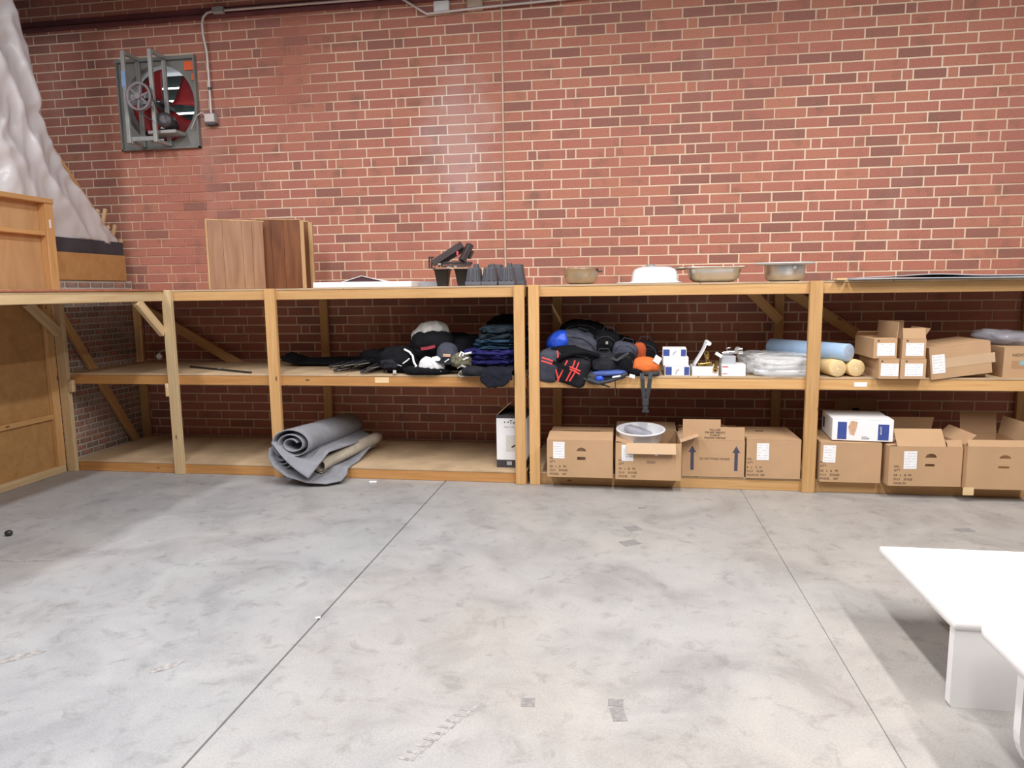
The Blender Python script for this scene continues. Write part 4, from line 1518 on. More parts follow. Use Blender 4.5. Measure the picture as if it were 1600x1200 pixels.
s1 = thing('sink_bowl', 'small tarnished steel bowl sink at the start of the row on the top shelf', 'sink', (0.728, -.85, DK2))
MB().lathe([(.02, .0), (.09, .002), (.12, .018), (.135, .06), (.138, .115), (.146, .118), (.146, .122), (.134, .122), (.13, .06), (.115, .024), (.085, .01), (0, .008)], 36, sx=.97, sy=.9).build('bowl', 'dull_steel', s1)
MB().box(.13, .165, -.05, .05, .092, .102, .003).build('mounting_tab', 'dark_metal', s1)
s2 = thing('sink', 'white enamelled sink lying upside down on its rim on the top shelf', 'sink', (1.238, -.85, DK2))
wx = .165
MB().rrect([(.235, .20, .05, .0), (.24, .205, .05, .003), (.235, .20, .05, .008)]).build('rim', 'white_steel', s2)
MB().rrect([(.182, .17, .05, .0085), (.170, .15, .05, .02), (.163, .145, .05, .08), (.150, .13, .06, .104), (.118, .10, .06, .120), (.09, .08, .05, .124)]).build('bowl', 'white_steel', s2, loc=(.045, 0, 0))
MB().tube([(.02, 0, .122), (.02, 0, .142)], .032, 18).build('drain_collar', 'galv', s2)
s3 = thing('sink', 'brushed steel sink with a wide flat rim on the top shelf, second from the post', 'sink', (1.720, -.85, DK2))
MB().rrect([(.10, .09, .06, .0), (.14, .12, .07, .006), (.172, .15, .08, .03), (.186, .165, .085, .09), (.190, .168, .085, .105), (.222, .20, .05, .108), (.222, .20, .05, .114), (.182, .16, .08, .113), (.165, .145, .08, .03), (.12, .1, .06, .012)], caps=(True, True)).build('bowl', 'steel', s3)
MB().soft((-.245, 0, .11), (.055, .10, .014), 3, 2.4, .1, nu=20, nv=10).build('tap_ledge', 'dull_steel', s3)
s4 = thing('sink_bowl', 'round steel sink with a broad white rim on the top shelf, right by the post', 'sink', (2.229, -.85, DK2))
MB().lathe([(.02, .0), (.10, .001), (.128, .012), (.142, .05), (.146, .112), (.146, .118), (.13, .116), (.125, .05), (.1, .014), (0, .01)], 40).build('bowl', 'steel', s4)
MB().lathe([(.135, .117), (.205, .126), (.209, .131), (.206, .137), (.19, .1365), (.128, .122)], 44, sx=1, sy=.93, caps=False).build('rim', 'white_steel', s4)
MB().tube([(.035, -.142, .10), (.035, -.156, .10)], .014, 12).build('overflow_outlet', 'galv', s4)

# thin grey sheets at the far end of the top shelf
gs = thing('underlay_sheet', 'thin grey rippled sheet lying over the end of the top shelf', 'sheet', (3.195, -.75, DK2), 0, None)
gx0, gx1 = 2.513 - gs.location.x, 1.4
MB().grid(lambda u, v: (gx0 + .09 + (gx1 - gx0) * u, -.43 + .65 * v, .010 + .0015 * math.sin(u * 9)), 30, 6, thick=.008).build('lower_sheet', 'grey_foam', gs)


def rip(u, v):
    x = gx0 + .14 + (gx1 - gx0) * u
    z = .018 + .022 * math.exp(-((u - .25) / .11) ** 2) * (1 - .35 * v) + .004 * math.sin(u * 17)
    return (x, -.41 + .62 * v, z)


MB().grid(rip, 60, 8, thick=.006).build('upper_sheet', 'grey_foam', gs)
MB().box(gx0, gx0 + .07, -.40, -.30, .0, .014, .003).build('wood_scrap', 'pale_pine', gs)

# white flat carton and its raised flap
xw0, xw1, xw2 = -1.395, -0.582, -0.453
wf = thing('flat_carton', 'long flat white carton on the top shelf beside the wooden panels', 'box', ((xw0 + xw1) / 2, -.9, DK2))
hw2 = (xw1 - xw0) / 2
MB().box(-hw2, hw2, -.1, .14, 0, .044, .003).build('carton_body', 'white', wf)


fx_a, fx_m, fx_b = -1.170 - wf.location.x, -1.000 - wf.location.x, -0.800 - wf.location.x
pk = .092


def flapf(u, v):
    x = fx_a + (fx_b - fx_a) * u
    k = (x - fx_a) / (fx_m - fx_a) if x < fx_m else (fx_b - x) / (fx_b - fx_m)
    return (x, -.07 + .16 * v, .0455 + (pk - .045) * max(0, k) * (1 - .25 * v))


MB().grid(flapf, 24, 3, thick=.004).build('bent_flap', 'white', wf)
MB().plate([(fx_a + .02, .0445), (fx_b - .02, .0445), (fx_m, pk - .006)], [], .004).build('flap_gap_shade', 'maroon', wf, 'dark maroon plate for the shaded gap under the bent flap', loc=(0, -.06, 0))  # dark plate painted as the shade in the gap under the flap
wg = MB().box(-.11, .11, -.06, .10, 0, .042, .003).build('flat_box', 'grey_foam', None, loc=((xw1 + xw2) / 2 - .02, -.72, DK2))
tag(wg, 'pale grey flat box at the end of the long white carton', 'box')

# wooden slabs
def slab(label, p0, p1, h, th, planks, face, lean, ew=.014):
    """panel of glued planks standing on edge from p0 to p1"""
    p0, p1 = Vector(p0), Vector(p1)
    d = p1 - p0
    rz = math.atan2(d.y, d.x)
    t = thing('wooden_panel', label, 'panel', p0, rz)
    t.rotation_euler = (lean, 0, rz)
    n = len(planks)
    tot = sum(planks)
    x = 0
    for k, pk in enumerate(planks):
        w_ = d.length * pk / tot
        MB().box(x + .0006, x + w_ - .0006, .0005 * (k % 2), th, 0, h, .001).build('plank', face, t)
        x += w_
    MB().box(-.012, -.0005, -.002, th + .001, 0, h, .001).build('edge_strip', 'slab_edge', t)
    if ew:
        MB().box(d.length + .0005, d.length + ew, -.002, th + .001, 0, h, .001).build('edge_strip', 'slab_edge', t)
    MB().box(-.01, d.length + .01, -.001, th, h + .0005, h + .010, .001).build('top_strip', 'slab_edge', t)
    return t


q0, q1 = (-2.235,-1.070,1.528), (-1.902,-0.800,1.550)
slab('pale brown glued plank panel standing at the front of the leaning set', (q0[0], -1.07, DK2 + .003), (q1[0], -.80, DK2 + .003), .545, .03, (3, 4, 2, 2.4), 'walnut_a', .02, 0)
q0, q1 = (-1.986,-0.760,1.551), (-1.660,-0.660,1.558)
slab('dark reddish glued plank panel behind the pale one, by the white carton', (q0[0], -.75, DK2 + .003), (q1[0], -.62, DK2 + .003), .57, .05, (3, 2.5, 3.4), 'walnut_b', .02, .032)
q0, q1 = (-1.976,-0.500,1.558), (-1.678,-0.420,1.554)
slab('rearmost wooden panel of the set, only its pale edge strip showing', (q0[0], -.54, DK2 + .003), (q1[0] + .01, -.44, DK2 + .003), .57, .05, (3, 3), 'walnut_b', .02, .036)

# black tapered bins and steel brackets
def bin_(label, x, y, w, h, mat, rz=0, inv=True, ribs=True, group='tapered plastic bins on the top shelf'):
    t = thing('plastic_bin', label, 'bin', (x, y, DK2), rz, group)
    b, tp = (w / 2, w / 2 * .72) if inv else (w / 2 * .68, w / 2)
    rg = [(b, b * 1.15, .008, 0), (b, b * 1.15, .008, h * .24), (b * .93, b * 1.08, .012, h * .25), (tp, tp * 1.15, .014, h - .004), (tp - .004, tp * 1.15 - .004, .014, h)] if inv else \
         [(b, b, .01, 0), (tp, tp, .012, h * .93), (tp + .008, tp + .008, .012, h * .935), (tp + .008, tp + .008, .012, h)]
    MB().rrect(rg).build('bin_body', mat, t)
    if ribs:
        for sx_ in (-.35, .0, .35):
            mb = MB()
            y0_, y1_ = -b * 1.08, -tp * 1.15
            mb.tube([(sx_ * w * .9, y0_ + .001, h * .27), (sx_ * w * .68, y1_ - .001, h - .01)], .008, 6)
            mb.build('rib', mat, t)
        MB().rrect([(tp * .45, tp * .5, .01, h), (tp * .38, tp * .42, .01, h + .03)]).build('raised_boss', mat, t, loc=(tp * .3, tp * .2, 0))
    return t


for px, lab in ((741, 'ribbed dark grey bin upside down next to the steel brackets'), (766, 'ribbed dark grey bin upside down in the middle of its row'), (793, 'ribbed dark grey bin upside down nearest the split post')):
    xx = (-0.103, 0.025, 0.161)[(741, 766, 793).index(px)]
    bin_(lab, xx, -.88, .128, .14, 'grey_plastic')
o = bin_('dark grey bin standing behind the last ribbed one', 0.189, -.62, .15, .17, 'grey_plastic', ribs=False)
o = bin_('dark grey bin behind the row, between two ribbed ones', 0.020, -.62, .15, .17, 'grey_plastic', ribs=False)
xb_1, xb_2 = -0.360, -0.200
bin_('black tapered tub under the low end of the steel brackets', xb_1, -.88, .112, .135, 'black_plastic', inv=False, ribs=False)
bin_('black tapered tub under the middle of the steel brackets', xb_2, -.86, .112, .135, 'black_plastic', inv=False, ribs=False)
bk = thing('steel_bracket', 'black steel bracket frames heaped on the tapered tubs', 'bracket', (-0.290, -.88, DK2 + .137))
bb_ = Vector(bk.location)


def bar(name, a, b, w, h, mat='brown_metal', up=(0, 0, 1)):
    member(bk, name, a, b, w, h, mat, up, tuple(bb_), .003)


A, B = Vector((-0.435,-0.900,1.704)), Vector((-0.208,-0.840,1.852))
bar('channel', A, B, .10, .05)
bar('channel', A + Vector((.03, .05, -.012)), B + Vector((.035, .05, -.02)), .07, .03)
bar('channel', (-0.198,-0.900,1.720), (-0.141,-0.840,1.850), .05, .045)
bar('channel', (-0.154,-0.840,1.741), (-0.131,-0.820,1.801), .04, .02)
bar('cross_bar', (-0.378,-0.880,1.709), (-0.125,-0.860,1.705), .06, .022)
bar('cross_bar', (-0.356,-0.930,1.682), (-0.120,-0.930,1.683), .02, .014, 'dark_metal')
for px in (670, 676):
    bar('end_bracket', (-0.449, -.94 + (px - 670) * .012, 1.758), (-0.451, -.94 + (px - 670) * .012, 1.669), .012, .012)
bar('end_bracket', (-0.449,-0.940,1.753), (-0.408,-0.940,1.752), .012, .010)
bar('end_bracket', (-0.451,-0.940,1.669), (-0.400,-0.940,1.668), .012, .010)
for px, m in ((687, 'bare_metal'), (701, 'bare_metal'), (712, 'bare_metal')):
    q = {687: (-0.364,-0.955,1.696), 701: (-0.293,-0.955,1.670), 712: (-0.237,-0.955,1.674)}[px]
    MB().box(-.012, .012, -.005, .005, -.008, .008, .002).build('clip', m, bk, loc=Vector(q) - bb_)
MB().box(-.008, .008, -.004, .004, -.018, .018, .003).build('red_clip', 'red_ink', bk, loc=Vector((-0.232,-0.900,1.780)) - bb_)
# ------------------------------------------------------------------ carpet rolls on the lowest shelf
def sweep_sheet(mb, prof, th, p0, p1, up, e0=None, e1=None, n=10):
    """thick sheet: 2-D profile (list of (a, b)) swept from p0 to p1; e0/e1 shift its ends along the axis by profile position"""
    p0, p1 = Vector(p0), Vector(p1)
    ax = (p1 - p0)
    Ln = ax.length
    x = ax.normalized()
    u = Vector(up)
    u = (u - x * u.dot(x)).normalized()
    s = x.cross(u)
    m = len(prof) - 1

    def fn(uu, vv):
        t = uu * m
        i = min(int(t), m - 1)
        f = t - i
        a = prof[i][0] * (1 - f) + prof[i + 1][0] * f
        b = prof[i][1] * (1 - f) + prof[i + 1][1] * f
        l0 = e0(uu) if e0 else 0
        l1 = Ln + (e1(uu) if e1 else 0)
        w = l0 + (l1 - l0) * vv
        r = .006 * noise.noise(Vector((uu * 6, w * 3, 2)))
        return p0 + x * w + s * (a + r) + u * (b + r)
    mb.grid(fn, m, n, thick=th)
    return mb


def spiral(r0, r1, turns, sx, sz, a0=0, n=22, sgn=1):
    N = int(turns * n)
    return [((r0 + (r1 - r0) * k / N) * sx * math.cos(a0 + sgn * 2 * PI * k / n), (r0 + (r1 - r0) * k / N) * sz * math.sin(a0 + sgn * 2 * PI * k / n)) for k in range(N + 1)]


cr = thing('carpet_roll', 'grey carpet roll lying on top of the heap, its torn corner hanging down', 'carpet', (-1.55, -.85, DK0 + .2), 0, None)
cb0 = Vector(cr.location)
ua0, ua1 = Vector((-1.485,-1.330,0.325)), Vector((-1.434,-0.300,0.274))
sp = spiral(.035, .150, 2.6, 1.15, .80, a0=.3)
MB_ = sweep_sheet(MB(), sp, .008, ua0 - cb0, ua1 - cb0, (0, 0, 1), n=12)
MB_.build('rolled_carpet', 'carpet', cr)
# outer lap that comes off the roll and hangs as a triangular corner
fx = (ua1 - ua0).normalized()


def lap(u, v):
    # u across (roll's underside -> corner), v along the roll
    L2 = (ua1 - ua0).length
    top0, top1 = ua0 + Vector((-.165, -.012, .01)), ua0 + fx * L2 + Vector((.10, 0, -.02))
    tip = Vector((-1.310,-1.440,0.084))
    far = Vector((-1.129,-0.420,0.203))
    mid = Vector((-1.232,-1.220,0.239))
    a = top0.lerp(top1, v)
    if v < .38:
        b = tip.lerp(mid, v / .38)
    else:
        b = mid.lerp(far, (v - .38) / .62)
    q = a.lerp(b, u)
    q.z += -.012 * math.sin(u * PI)
    q.y += -.03 * math.sin(u * PI) * (1 - v)
    return q - cb0


MB().grid(lap, 16, 26, thick=-.009).build('hanging_corner', 'carpet', cr)
c2 = thing('carpet_roll', 'grey carpet roll under the heap, its loose end sweeping over the shelf edge', 'carpet', (-1.6, -.85, DK0), 0, None)
cb1 = Vector(c2.location)
la0, la1 = Vector((-1.591,-1.300,0.219)), Vector((-1.430,-0.320,0.176))
la0.z = max(la0.z, .20)
sp = spiral(.03, .115, 2.4, 1.0, .9, a0=.8, sgn=-1)
sweep_sheet(MB(), sp, .008, la0 - cb1, la1 - cb1, (0, 0, 1), n=12).build('rolled_carpet', 'carpet', c2)


def tail(u, v):
    # u from behind the roll, round under it and out to the loose edge ; v along
    near = [Vector(p) for p in ((-1.684,-1.310,0.286), (-1.683,-1.340,0.221), (-1.629,-1.370,0.148), (-1.517,-1.390,0.080), (-1.341,-1.400,0.037), (-1.204,-1.360,0.020), (-1.112,-1.280,0.026))]
    farp = [Vector(p) for p in ((-1.455,-0.320,0.307), (-1.457,-0.320,0.260), (-1.428,-0.320,0.218), (-1.383,-0.330,0.185), (-1.292,-0.360,0.175), (-1.190,-0.420,0.184), (-1.091,-0.460,0.200))]
    m = len(near) - 1
    t = u * m
    i = min(int(t), m - 1)
    f = t - i
    a = near[i].lerp(near[i + 1], f)
    b = farp[i].lerp(farp[i + 1], f)
    q = a.lerp(b, v)
    if q.y > -1.14:
        q.z = max(q.z, DK0 + .004)
    elif q.y > -1.18:
        k = (q.y + 1.18) / .04
        q.z = max(q.z, .004 + k * DK0)
    else:
        q.z = max(q.z, .006)
    return q - cb1


MB().grid(tail, 36, 24, thick=-.008).build('loose_end', 'carpet', c2)
pa, pbk = Vector((-1.303,-1.240,0.134)), Vector((-1.107,-0.450,0.198))
ct = thing('carpet_underlay', 'beige-backed carpet offcut rolled into a tube in front of the grey rolls', 'carpet', pa, 0, None)
sp = spiral(.03, .058, 1.6, 1.0, .95, a0=1.2)
sweep_sheet(MB(), sp, .006, (0, 0, .0), pbk - pa, (0, 0, 1), n=10).build('rolled_underlay', 'carpet_back', ct)

# ------------------------------------------------------------------ things on the middle shelf, fan end
rd = thing('metal_rod', 'thin black rod lying alone near the front of the nearly empty shelf', 'rod', (-2.345,-0.841,0.852))
r0, r1 = Vector((-2.748,-0.643,0.851)), Vector((-1.958,-1.052,0.851))
MB().tube([r0 - Vector(rd.location), r1 - Vector(rd.location)], .0095, 10).build('rod_shaft', 'black_plastic', rd)
MB().tube([(-.012, 0, .0), (.012, 0, .002)], .0125, 10).build('rod_band', 'bare_metal', rd)
MB().tube([r1 - Vector(rd.location), r1 - Vector(rd.location) + (r1 - r0).normalized() * .02], .013, 10).build('rod_tip', 'dark_metal', rd)
lb_ = thing('light_bulb', 'small shiny bulb at the back of the nearly empty shelf beside the pale post', 'bulb', (-3.292,-0.300,0.909))
MB().lathe([(.0, -.03), (.018, -.026), (.028, -.008), (.028, .006), (.018, .022), (.012, .03)], 18).build('bulb_glass', 'porcelain', lb_)
MB().tube([(0, 0, .028), (.02, 0, .05), (.06, .05, .07)], .006, 8).build('bulb_cord', 'galv', lb_)
lb_.location.z = max(lb_.location.z, DK1 + .03)

# long flat bundle and folded umbrellas
fb = thing('strap_bundle', 'long bundle of flat black straps along the back of the middle shelf', 'strap', (-1.417, -.42, DK1))
fx0, fx1 = -1.970 - fb.location.x, -0.797 - fb.location.x
for k in range(6):
    rnd = random.Random(k)
    y = -.10 + .04 * k
    pts = [(fx0 + rnd.uniform(0, .05) + (fx1 - fx0) * t, y + .02 * math.sin(t * 4 + k), .016 + .006 * k + (.045 if t < .12 else .0) * (1 - t / .12) + .012 * abs(math.sin(t * 7 + k))) for t in [i / 14 for i in range(15)]]
    MB().tube(pts, .034, 10, flat=.42).build('strap', 'black_cloth', fb)


def umbrella(label, p, q, r=.024):
    p, q = Vector(p), Vector(q)
    t = thing('folded_umbrella', label, 'umbrella', p, 0, 'folded umbrellas on the middle shelf')
    d = q - p
    MB().tube([d * k for k in (.06, .15, .35, .6, .8, .97)], [r * .55, r * .8, r, r * 1.1, r * 1.0, r * .6], 10).build('canopy', 'black_cloth', t)
    MB().tube([(0, 0, 0), d * .07], r * .45, 10).build('handle', 'black_plastic', t)
    n_ = d.normalized()
    MB().tube([-n_ * .006, n_ * .012], r * .62, 12).build('handle_cap', 'dark_metal', t)
    for a in (0, 2.1, 4.2):
        s = n_.cross(Vector((0, 0, 1))).normalized() * math.cos(a) + Vector((0, 0, 1)) * math.sin(a)
        MB().tube([n_ * .01 + s * r * .5, d * .22 + s * r * .95], .004, 6).build('rib', 'bare_metal' if a < 1 else 'dark_metal', t)
    return t


U = (((-1.358,-0.816,0.875), (-1.083,-0.162,0.900), 'folded black umbrella at the fan end of the bundle, lowest at the back'),
     ((-1.228,-1.032,0.868), (-1.038,-0.190,0.885), 'folded black umbrella with its handle nearest the shelf edge at the fan end'),
     ((-1.183,-0.992,0.900), (-0.960,-0.312,0.920), 'folded black umbrella lying on top at the fan end of the bundle'),
     ((-1.172,-0.861,0.870), (-0.943,-0.240,0.890), 'folded black umbrella in the middle of the bundle'),
     ((-1.090,-0.938,0.905), (-0.877,-0.311,0.920), 'folded black umbrella on top of the middle of the bundle'),
     ((-0.979,-1.094,0.866), (-0.862,-0.363,0.885), 'folded black umbrella with bright ribs nearest the shelf edge by the clothes'),
     ((-0.924,-1.097,0.892), (-0.789,-0.443,0.910), 'folded black umbrella resting against the clothes pile'))
for p, q, lab in U:
    umbrella(lab, p, q)

# ------------------------------------------------------------------ clothes
def lump(name, label, cat, px, r, mat, seed, **kw):
    """one soft thing: px is its middle in metres"""
    kw.setdefault('floor', DK1 - px[2] + .001)
    sub = kw.pop('parts', None)
    group = kw.pop('group', None)
    t = thing(name, label, cat, px, 0, group)
    MB().soft((0, 0, 0), r, seed, **kw).build('cloth', mat, t)
    if sub:
        sub(t)
    return t


def strap_part(t, name, mat, pts, w, th=.004, side=(0, 0, 1)):
    b = t.location
    return MB().ribbon([Vector(p) - b for p in pts], w, th, side).build(name, mat, t)


def cord_part(t, name, mat, pts, r):
    b = t.location
    return MB().tube([Vector(p) - b for p in pts], r, 7).build(name, mat, t)


def fold_stack(name, label, px0, px1, z, h, y0, y1, mat, layers, seed, sag=.0):
    """garment folded flat: layers of rounded cloth"""
    w, d = px1 - px0, y1 - y0
    t = thing(name, label, 'clothing', ((px0 + px1) / 2, (y0 + y1) / 2, z), 0, 'folded clothes on the middle shelf')
    lh = h / layers
    for k in range(layers):
        MB().soft((.012 * math.sin(seed + k * 2), .008 * math.cos(k * 3 + seed), lh * (k + .5)), (w / 2, d / 2, lh * .62), seed * 3 + k, 3.6, .14, freq=6, rz=.05 * math.sin(k + seed), nu=60, nv=18, crease=1.2).build('fold', mat, t)
    return t


cxa, cxb = -0.121, 0.249
fold_stack('folded_garment', 'dark navy folded garment at the bottom of the folded clothes', cxa + .02, cxb, DK1, .07, -1.05, -.55, 'navy_cloth', 2, 1)
fold_stack('folded_garment', 'royal blue folded garment in the middle of the folded clothes', cxa - .01, cxb + .01, DK1 + .075, .12, -1.07, -.6, 'royal_cloth', 3, 2)
fold_stack('folded_garment', 'teal blue folded garment above the royal blue one', cxa + .05, cxb + .01, DK1 + .195, .075, -1.05, -.6, 'teal_cloth', 3, 3)
fold_stack('folded_garment', 'dark teal crumpled garment on top of the folded clothes', cxa + .09, cxb + .02, DK1 + .265, .10, -1.03, -.6, 'dusk_cloth', 2, 4)
lump('jacket', 'black jacket heaped behind the top of the folded clothes', 'clothing', (cxa + .22, -.60, DK1 + .20), (.19, .12, .24), 'black_cloth', 51)


lump('cloth_bag', 'crumpled black cloth behind the umbrella handles', 'bag', (-0.961,-0.620,0.927), (.17, .13, .07), 'black_cloth', 75, crease=1.1, amp=.16)
lump('cloth_bag', 'crumpled charcoal cloth between the umbrellas and the corded black bag', 'bag', (-0.773,-0.950,0.918), (.075, .10, .045), 'coal_cloth', 76, crease=1.1, amp=.16)


# dark jacket hanging over the edge of the shelf
def hang(u, v):
    x0, x1 = -0.014, 0.232
    x = x0 + (x1 - x0) * u
    drop = .07 + .055 * max(0, math.sin(min(1, u * 1.12) * PI)) ** .5
    s = v * (.30 + drop)
    if s < .28:
        y, z = -.86 - s, DK1 + .080 - .02 * (s / .28)
    else:
        k = s - .28
        y, z = -1.14 - .022 * min(1, k / .03), DK1 + .06 - k
    r = .012 * noise.noise(Vector((u * 6, v * 7, 1)))
    return (x, y - .012 - abs(r), z + r)


hj = MB().grid(hang, 26, 30, thick=-.014).build('hanging_jacket', 'navy_cloth')
tag(hj, 'dark navy jacket hem hanging over the rail below the folded clothes', 'clothing')
# caps and the grey-topped bag
gt = thing('sports_bag', 'black sports bag with pale grey top and red mark, uppermost in the clothes pile', 'bag', (-0.480,-0.800,1.092))
gz = gt.location.z
MB().soft((0, 0, -.045), (.175, .15, .135), 61, 2.3, .09, floor=DK1 - gz + .06, tilt=(.25, -.1)).build('bag_body', 'black_cloth', gt)
MB().soft((-.025, .03, .045), (.15, .13, .105), 62, 1.9, .10, tilt=(.35, -.25), floor=-.06).build('grey_top', 'grey_cloth', gt)
MB().soft((.015, -.05, -.012), (.165, .115, .092), 63, 2.3, .06, tilt=(.5, .12)).build('bag_flap', 'black_cloth', gt)
a, b = Vector((-0.524,-0.990,1.039)), Vector((-0.409,-0.990,1.060))
MB().ribbon([a - gt.location, a.lerp(b, .5) - gt.location + Vector((0, -.008, -.004)), b - gt.location], .024, .004, (0, 0, 1)).build('red_mark', 'dark_red', gt)


def cap(label, c, rz, mat, brim, tilt=(0, 0), logo=None, sc_=1.0):
    t = thing('baseball_cap', label, 'cap', c, rz)
    t.rotation_euler = (tilt[0], tilt[1], rz)
    t.scale = (sc_,) * 3
    mb = MB().soft((0, 0, .02), (.085, .10, .085), 5, 2.1, .03, floor=.0, nu=30, nv=18)
    mb.build('crown', mat, t)

    def bf(u, v):
        a = PI * (1.12 + .76 * u)
        rr = .085 + .075 * v * math.sin(u * PI) ** .5
        return (rr * math.cos(a), rr * 1.05 * math.sin(a), .006 - .02 * v * (2 * u - 1) ** 2)
    MB().grid(bf, 14, 5, thick=.004).build('brim', brim, t)
    MB().lathe([(0, .105), (.008, .104), (.008, .1)], 8).build('button', mat, t)
    if logo:
        MB().box(-.03, .03, -.004, .004, -.012, .012, .003).build('logo', logo, t, loc=(0, -.10, .05), rot=(-.25, 0, .1))
    return t


cap('charcoal cap with a pale peach mark, tucked under the grey-topped bag', (-0.317,-0.970,0.982), .2, 'slate_cloth', 'coal_cloth', (.35, .12), 'peach')
cap('black cap lying behind the camouflage strap', (-0.255,-0.720,0.975), -.4, 'black_cloth', 'black_cloth', (.2, .0), None, 1.25)
# black bags filling the pile
lump('cloth_bag', 'large black cloth bag at the back of the clothes pile', 'bag', (-0.367,-0.520,1.000), (.30, .16, .13), 'black_cloth', 71)
lump('cloth_bag', 'black cloth bag with a white cord beside the umbrellas', 'bag', (-0.737,-0.860,0.940), (.155, .15, .105), 'black_cloth', 72, crease=.9,
     parts=lambda t: (cord_part(t, 'white_cord', 'white_cloth', [(-0.663,-0.980,1.034), (-0.619,-0.990,1.014), (-0.590,-1.000,0.984), (-0.576,-1.020,0.936), (-0.548,-1.030,0.896)], .009),
                      cord_part(t, 'white_cord', 'white_cloth', [(-0.665,-1.020,0.925), (-0.627,-1.020,0.951), (-0.611,-1.020,0.966)], .006),
                      cord_part(t, 'pale_edge', 'bare_metal', [(-0.795,-0.990,0.963), (-0.749,-1.020,0.925), (-0.673,-1.030,0.906)], .004)))
for px, lab in ((604, 'pale grey roller wheel at the front of the clothes pile, nearer the umbrellas'), (617, 'pale grey roller wheel at the front of the clothes pile, nearer the white shoe bag')):
    c = (-0.830,-0.944,0.865) if px == 604 else (-0.712,-1.092,0.862)
    t = thing('roller_wheel', lab, 'wheel', c, .3)
    MB().tube([(-.012, 0, 0), (.012, 0, 0)], .018, 16).build('tread', 'grey_cloth', t)
    MB().tube([(-.016, 0, 0), (.016, 0, 0)], .007, 10).build('hub', 'dark_metal', t)
lump('cloth_bag', 'low black cloth bag along the front edge under the white bundle', 'bag', (-0.469,-1.018,0.875), (.18, .11, .035), 'black_cloth', 73, crease=.9,
     parts=lambda t: (cord_part(t, 'white_cord', 'white_cloth', [(-0.593,-1.090,0.867), (-0.556,-1.090,0.893), (-0.532,-1.080,0.917)], .006),
                      cord_part(t, 'white_cord', 'white_cloth', [(-0.567,-1.090,0.863), (-0.536,-1.090,0.888)], .005)))
wbn = thing('white_bundle', 'bright white crumpled bundle with a dark split, at the front of the clothes pile', 'bag', (-0.419,-1.060,0.920))
MB().soft((-.035, 0, -.005), (.062, .05, .066), 81, 2.3, .10, tilt=(0, .5), nu=30, nv=18).build('cloth', 'white_cloth', wbn)
MB().soft((.042, 0, .0), (.05, .05, .068), 82, 2.3, .12, tilt=(0, -.5), nu=30, nv=18).build('cloth', 'white_cloth', wbn)
MB().soft((.0, .0, -.038), (.088, .05, .026), 83, 2.6, .10, nu=30, nv=14).build('cloth', 'white_cloth', wbn)
MB().soft((.005, .012, .0), (.03, .046, .06), 84, 2.3, .05, nu=20, nv=14).build('dark_gap', 'coal_cloth', wbn)  # charcoal lump painted as the shaded gap between the white folds
cm = lump('camouflage_bag', 'small camouflage bag with white buckles between the cap and the blue clothes', 'bag', (-0.188,-1.020,0.952), (.085, .07, .055), 'camo', 91, crease=.9,
          parts=lambda t: (cord_part(t, 'white_buckle', 'white_cloth', [(-0.193,-1.080,0.988), (-0.177,-1.080,1.022), (-0.158,-1.080,1.012), (-0.168,-1.080,0.993)], .008),
                           cord_part(t, 'white_buckle', 'white_cloth', [(-0.148,-1.080,1.007), (-0.097,-1.080,1.017)], .009),
                           cord_part(t, 'white_strap', 'white_cloth', [(-0.306,-1.100,0.945), (-0.270,-1.100,0.969)], .005),
                           cord_part(t, 'white_strap', 'white_cloth', [(-0.161,-1.090,0.964), (-0.121,-1.090,0.979)], .007)))
sl = thing('strap_loop', 'small looped strap with a pale buckle at the shelf edge below the camouflage bag', 'strap', (-0.164,-1.110,0.872))
MB().ribbon([(-.035, 0, .03), (-.005, -.01, .05), (.03, -.008, .035), (.036, -.006, -.0), (.02, -.01, -.03), (-.01, -.012, -.035), (-.03, -.012, -.015), (-.012, -.014, .008), (.012, -.012, .008)], .028, .006, (0, 1, .15)).build('webbing', 'grey_cloth', sl)
MB().box(-.014, .014, -.02, -.008, -.012, .012, .004).build('buckle', 'bare_metal', sl)
lump('cloth_bag', 'flat black bag lying in front of the royal blue garment', 'bag', (-0.073,-1.090,0.875), (.095, .11, .04), 'coal_cloth', 74)

# ------------------------------------------------------------------ backpacks
def backpack(label, c, r, mat, seed, rz=0, tilt=(0, 0), pocket=None, p=3.6, parts=None, amp=.05, name='backpack', floor=None):
    t = thing(name, label, 'bag', c, rz, 'heap of backpacks on the middle shelf')
    R = Euler((tilt[0], tilt[1], 0)).to_matrix()
    t.rotation_euler = (0, 0, rz)
    fl_ = DK1 - c[2] + .002 if floor is None else floor
    MB().soft((0, 0, 0), r, seed, p, amp, tilt=tilt, floor=fl_, nu=48, nv=30).build('pack_body', mat, t)
    if pocket:
        MB().soft(R @ Vector((0, -r[1] * .82, -r[2] * .25)), (r[0] * .72, r[1] * .35, r[2] * .5), seed + 1, 3.8, .05, tilt=tilt, floor=fl_, nu=36, nv=20).build('front_pocket', pocket, t)
    hp = [R @ Vector((x, -.02, r[2] * 1.0 + z)) for x, z in ((-.05, -.01), (-.035, .03), (.035, .03), (.05, -.01))]
    MB().ribbon(hp, .018, .005, (0, 1, 0)).build('grab_handle', 'webbing', t)
    zp = [R @ Vector((r[0] * .8 * math.cos(a), -r[1] * .92, r[2] * .72 * math.sin(a))) for a in [PI * k / 12 for k in range(13)]]
    MB().tube(zp, .0035, 5).build('zip', 'webbing', t)
    if parts:
        parts(t)
    return t


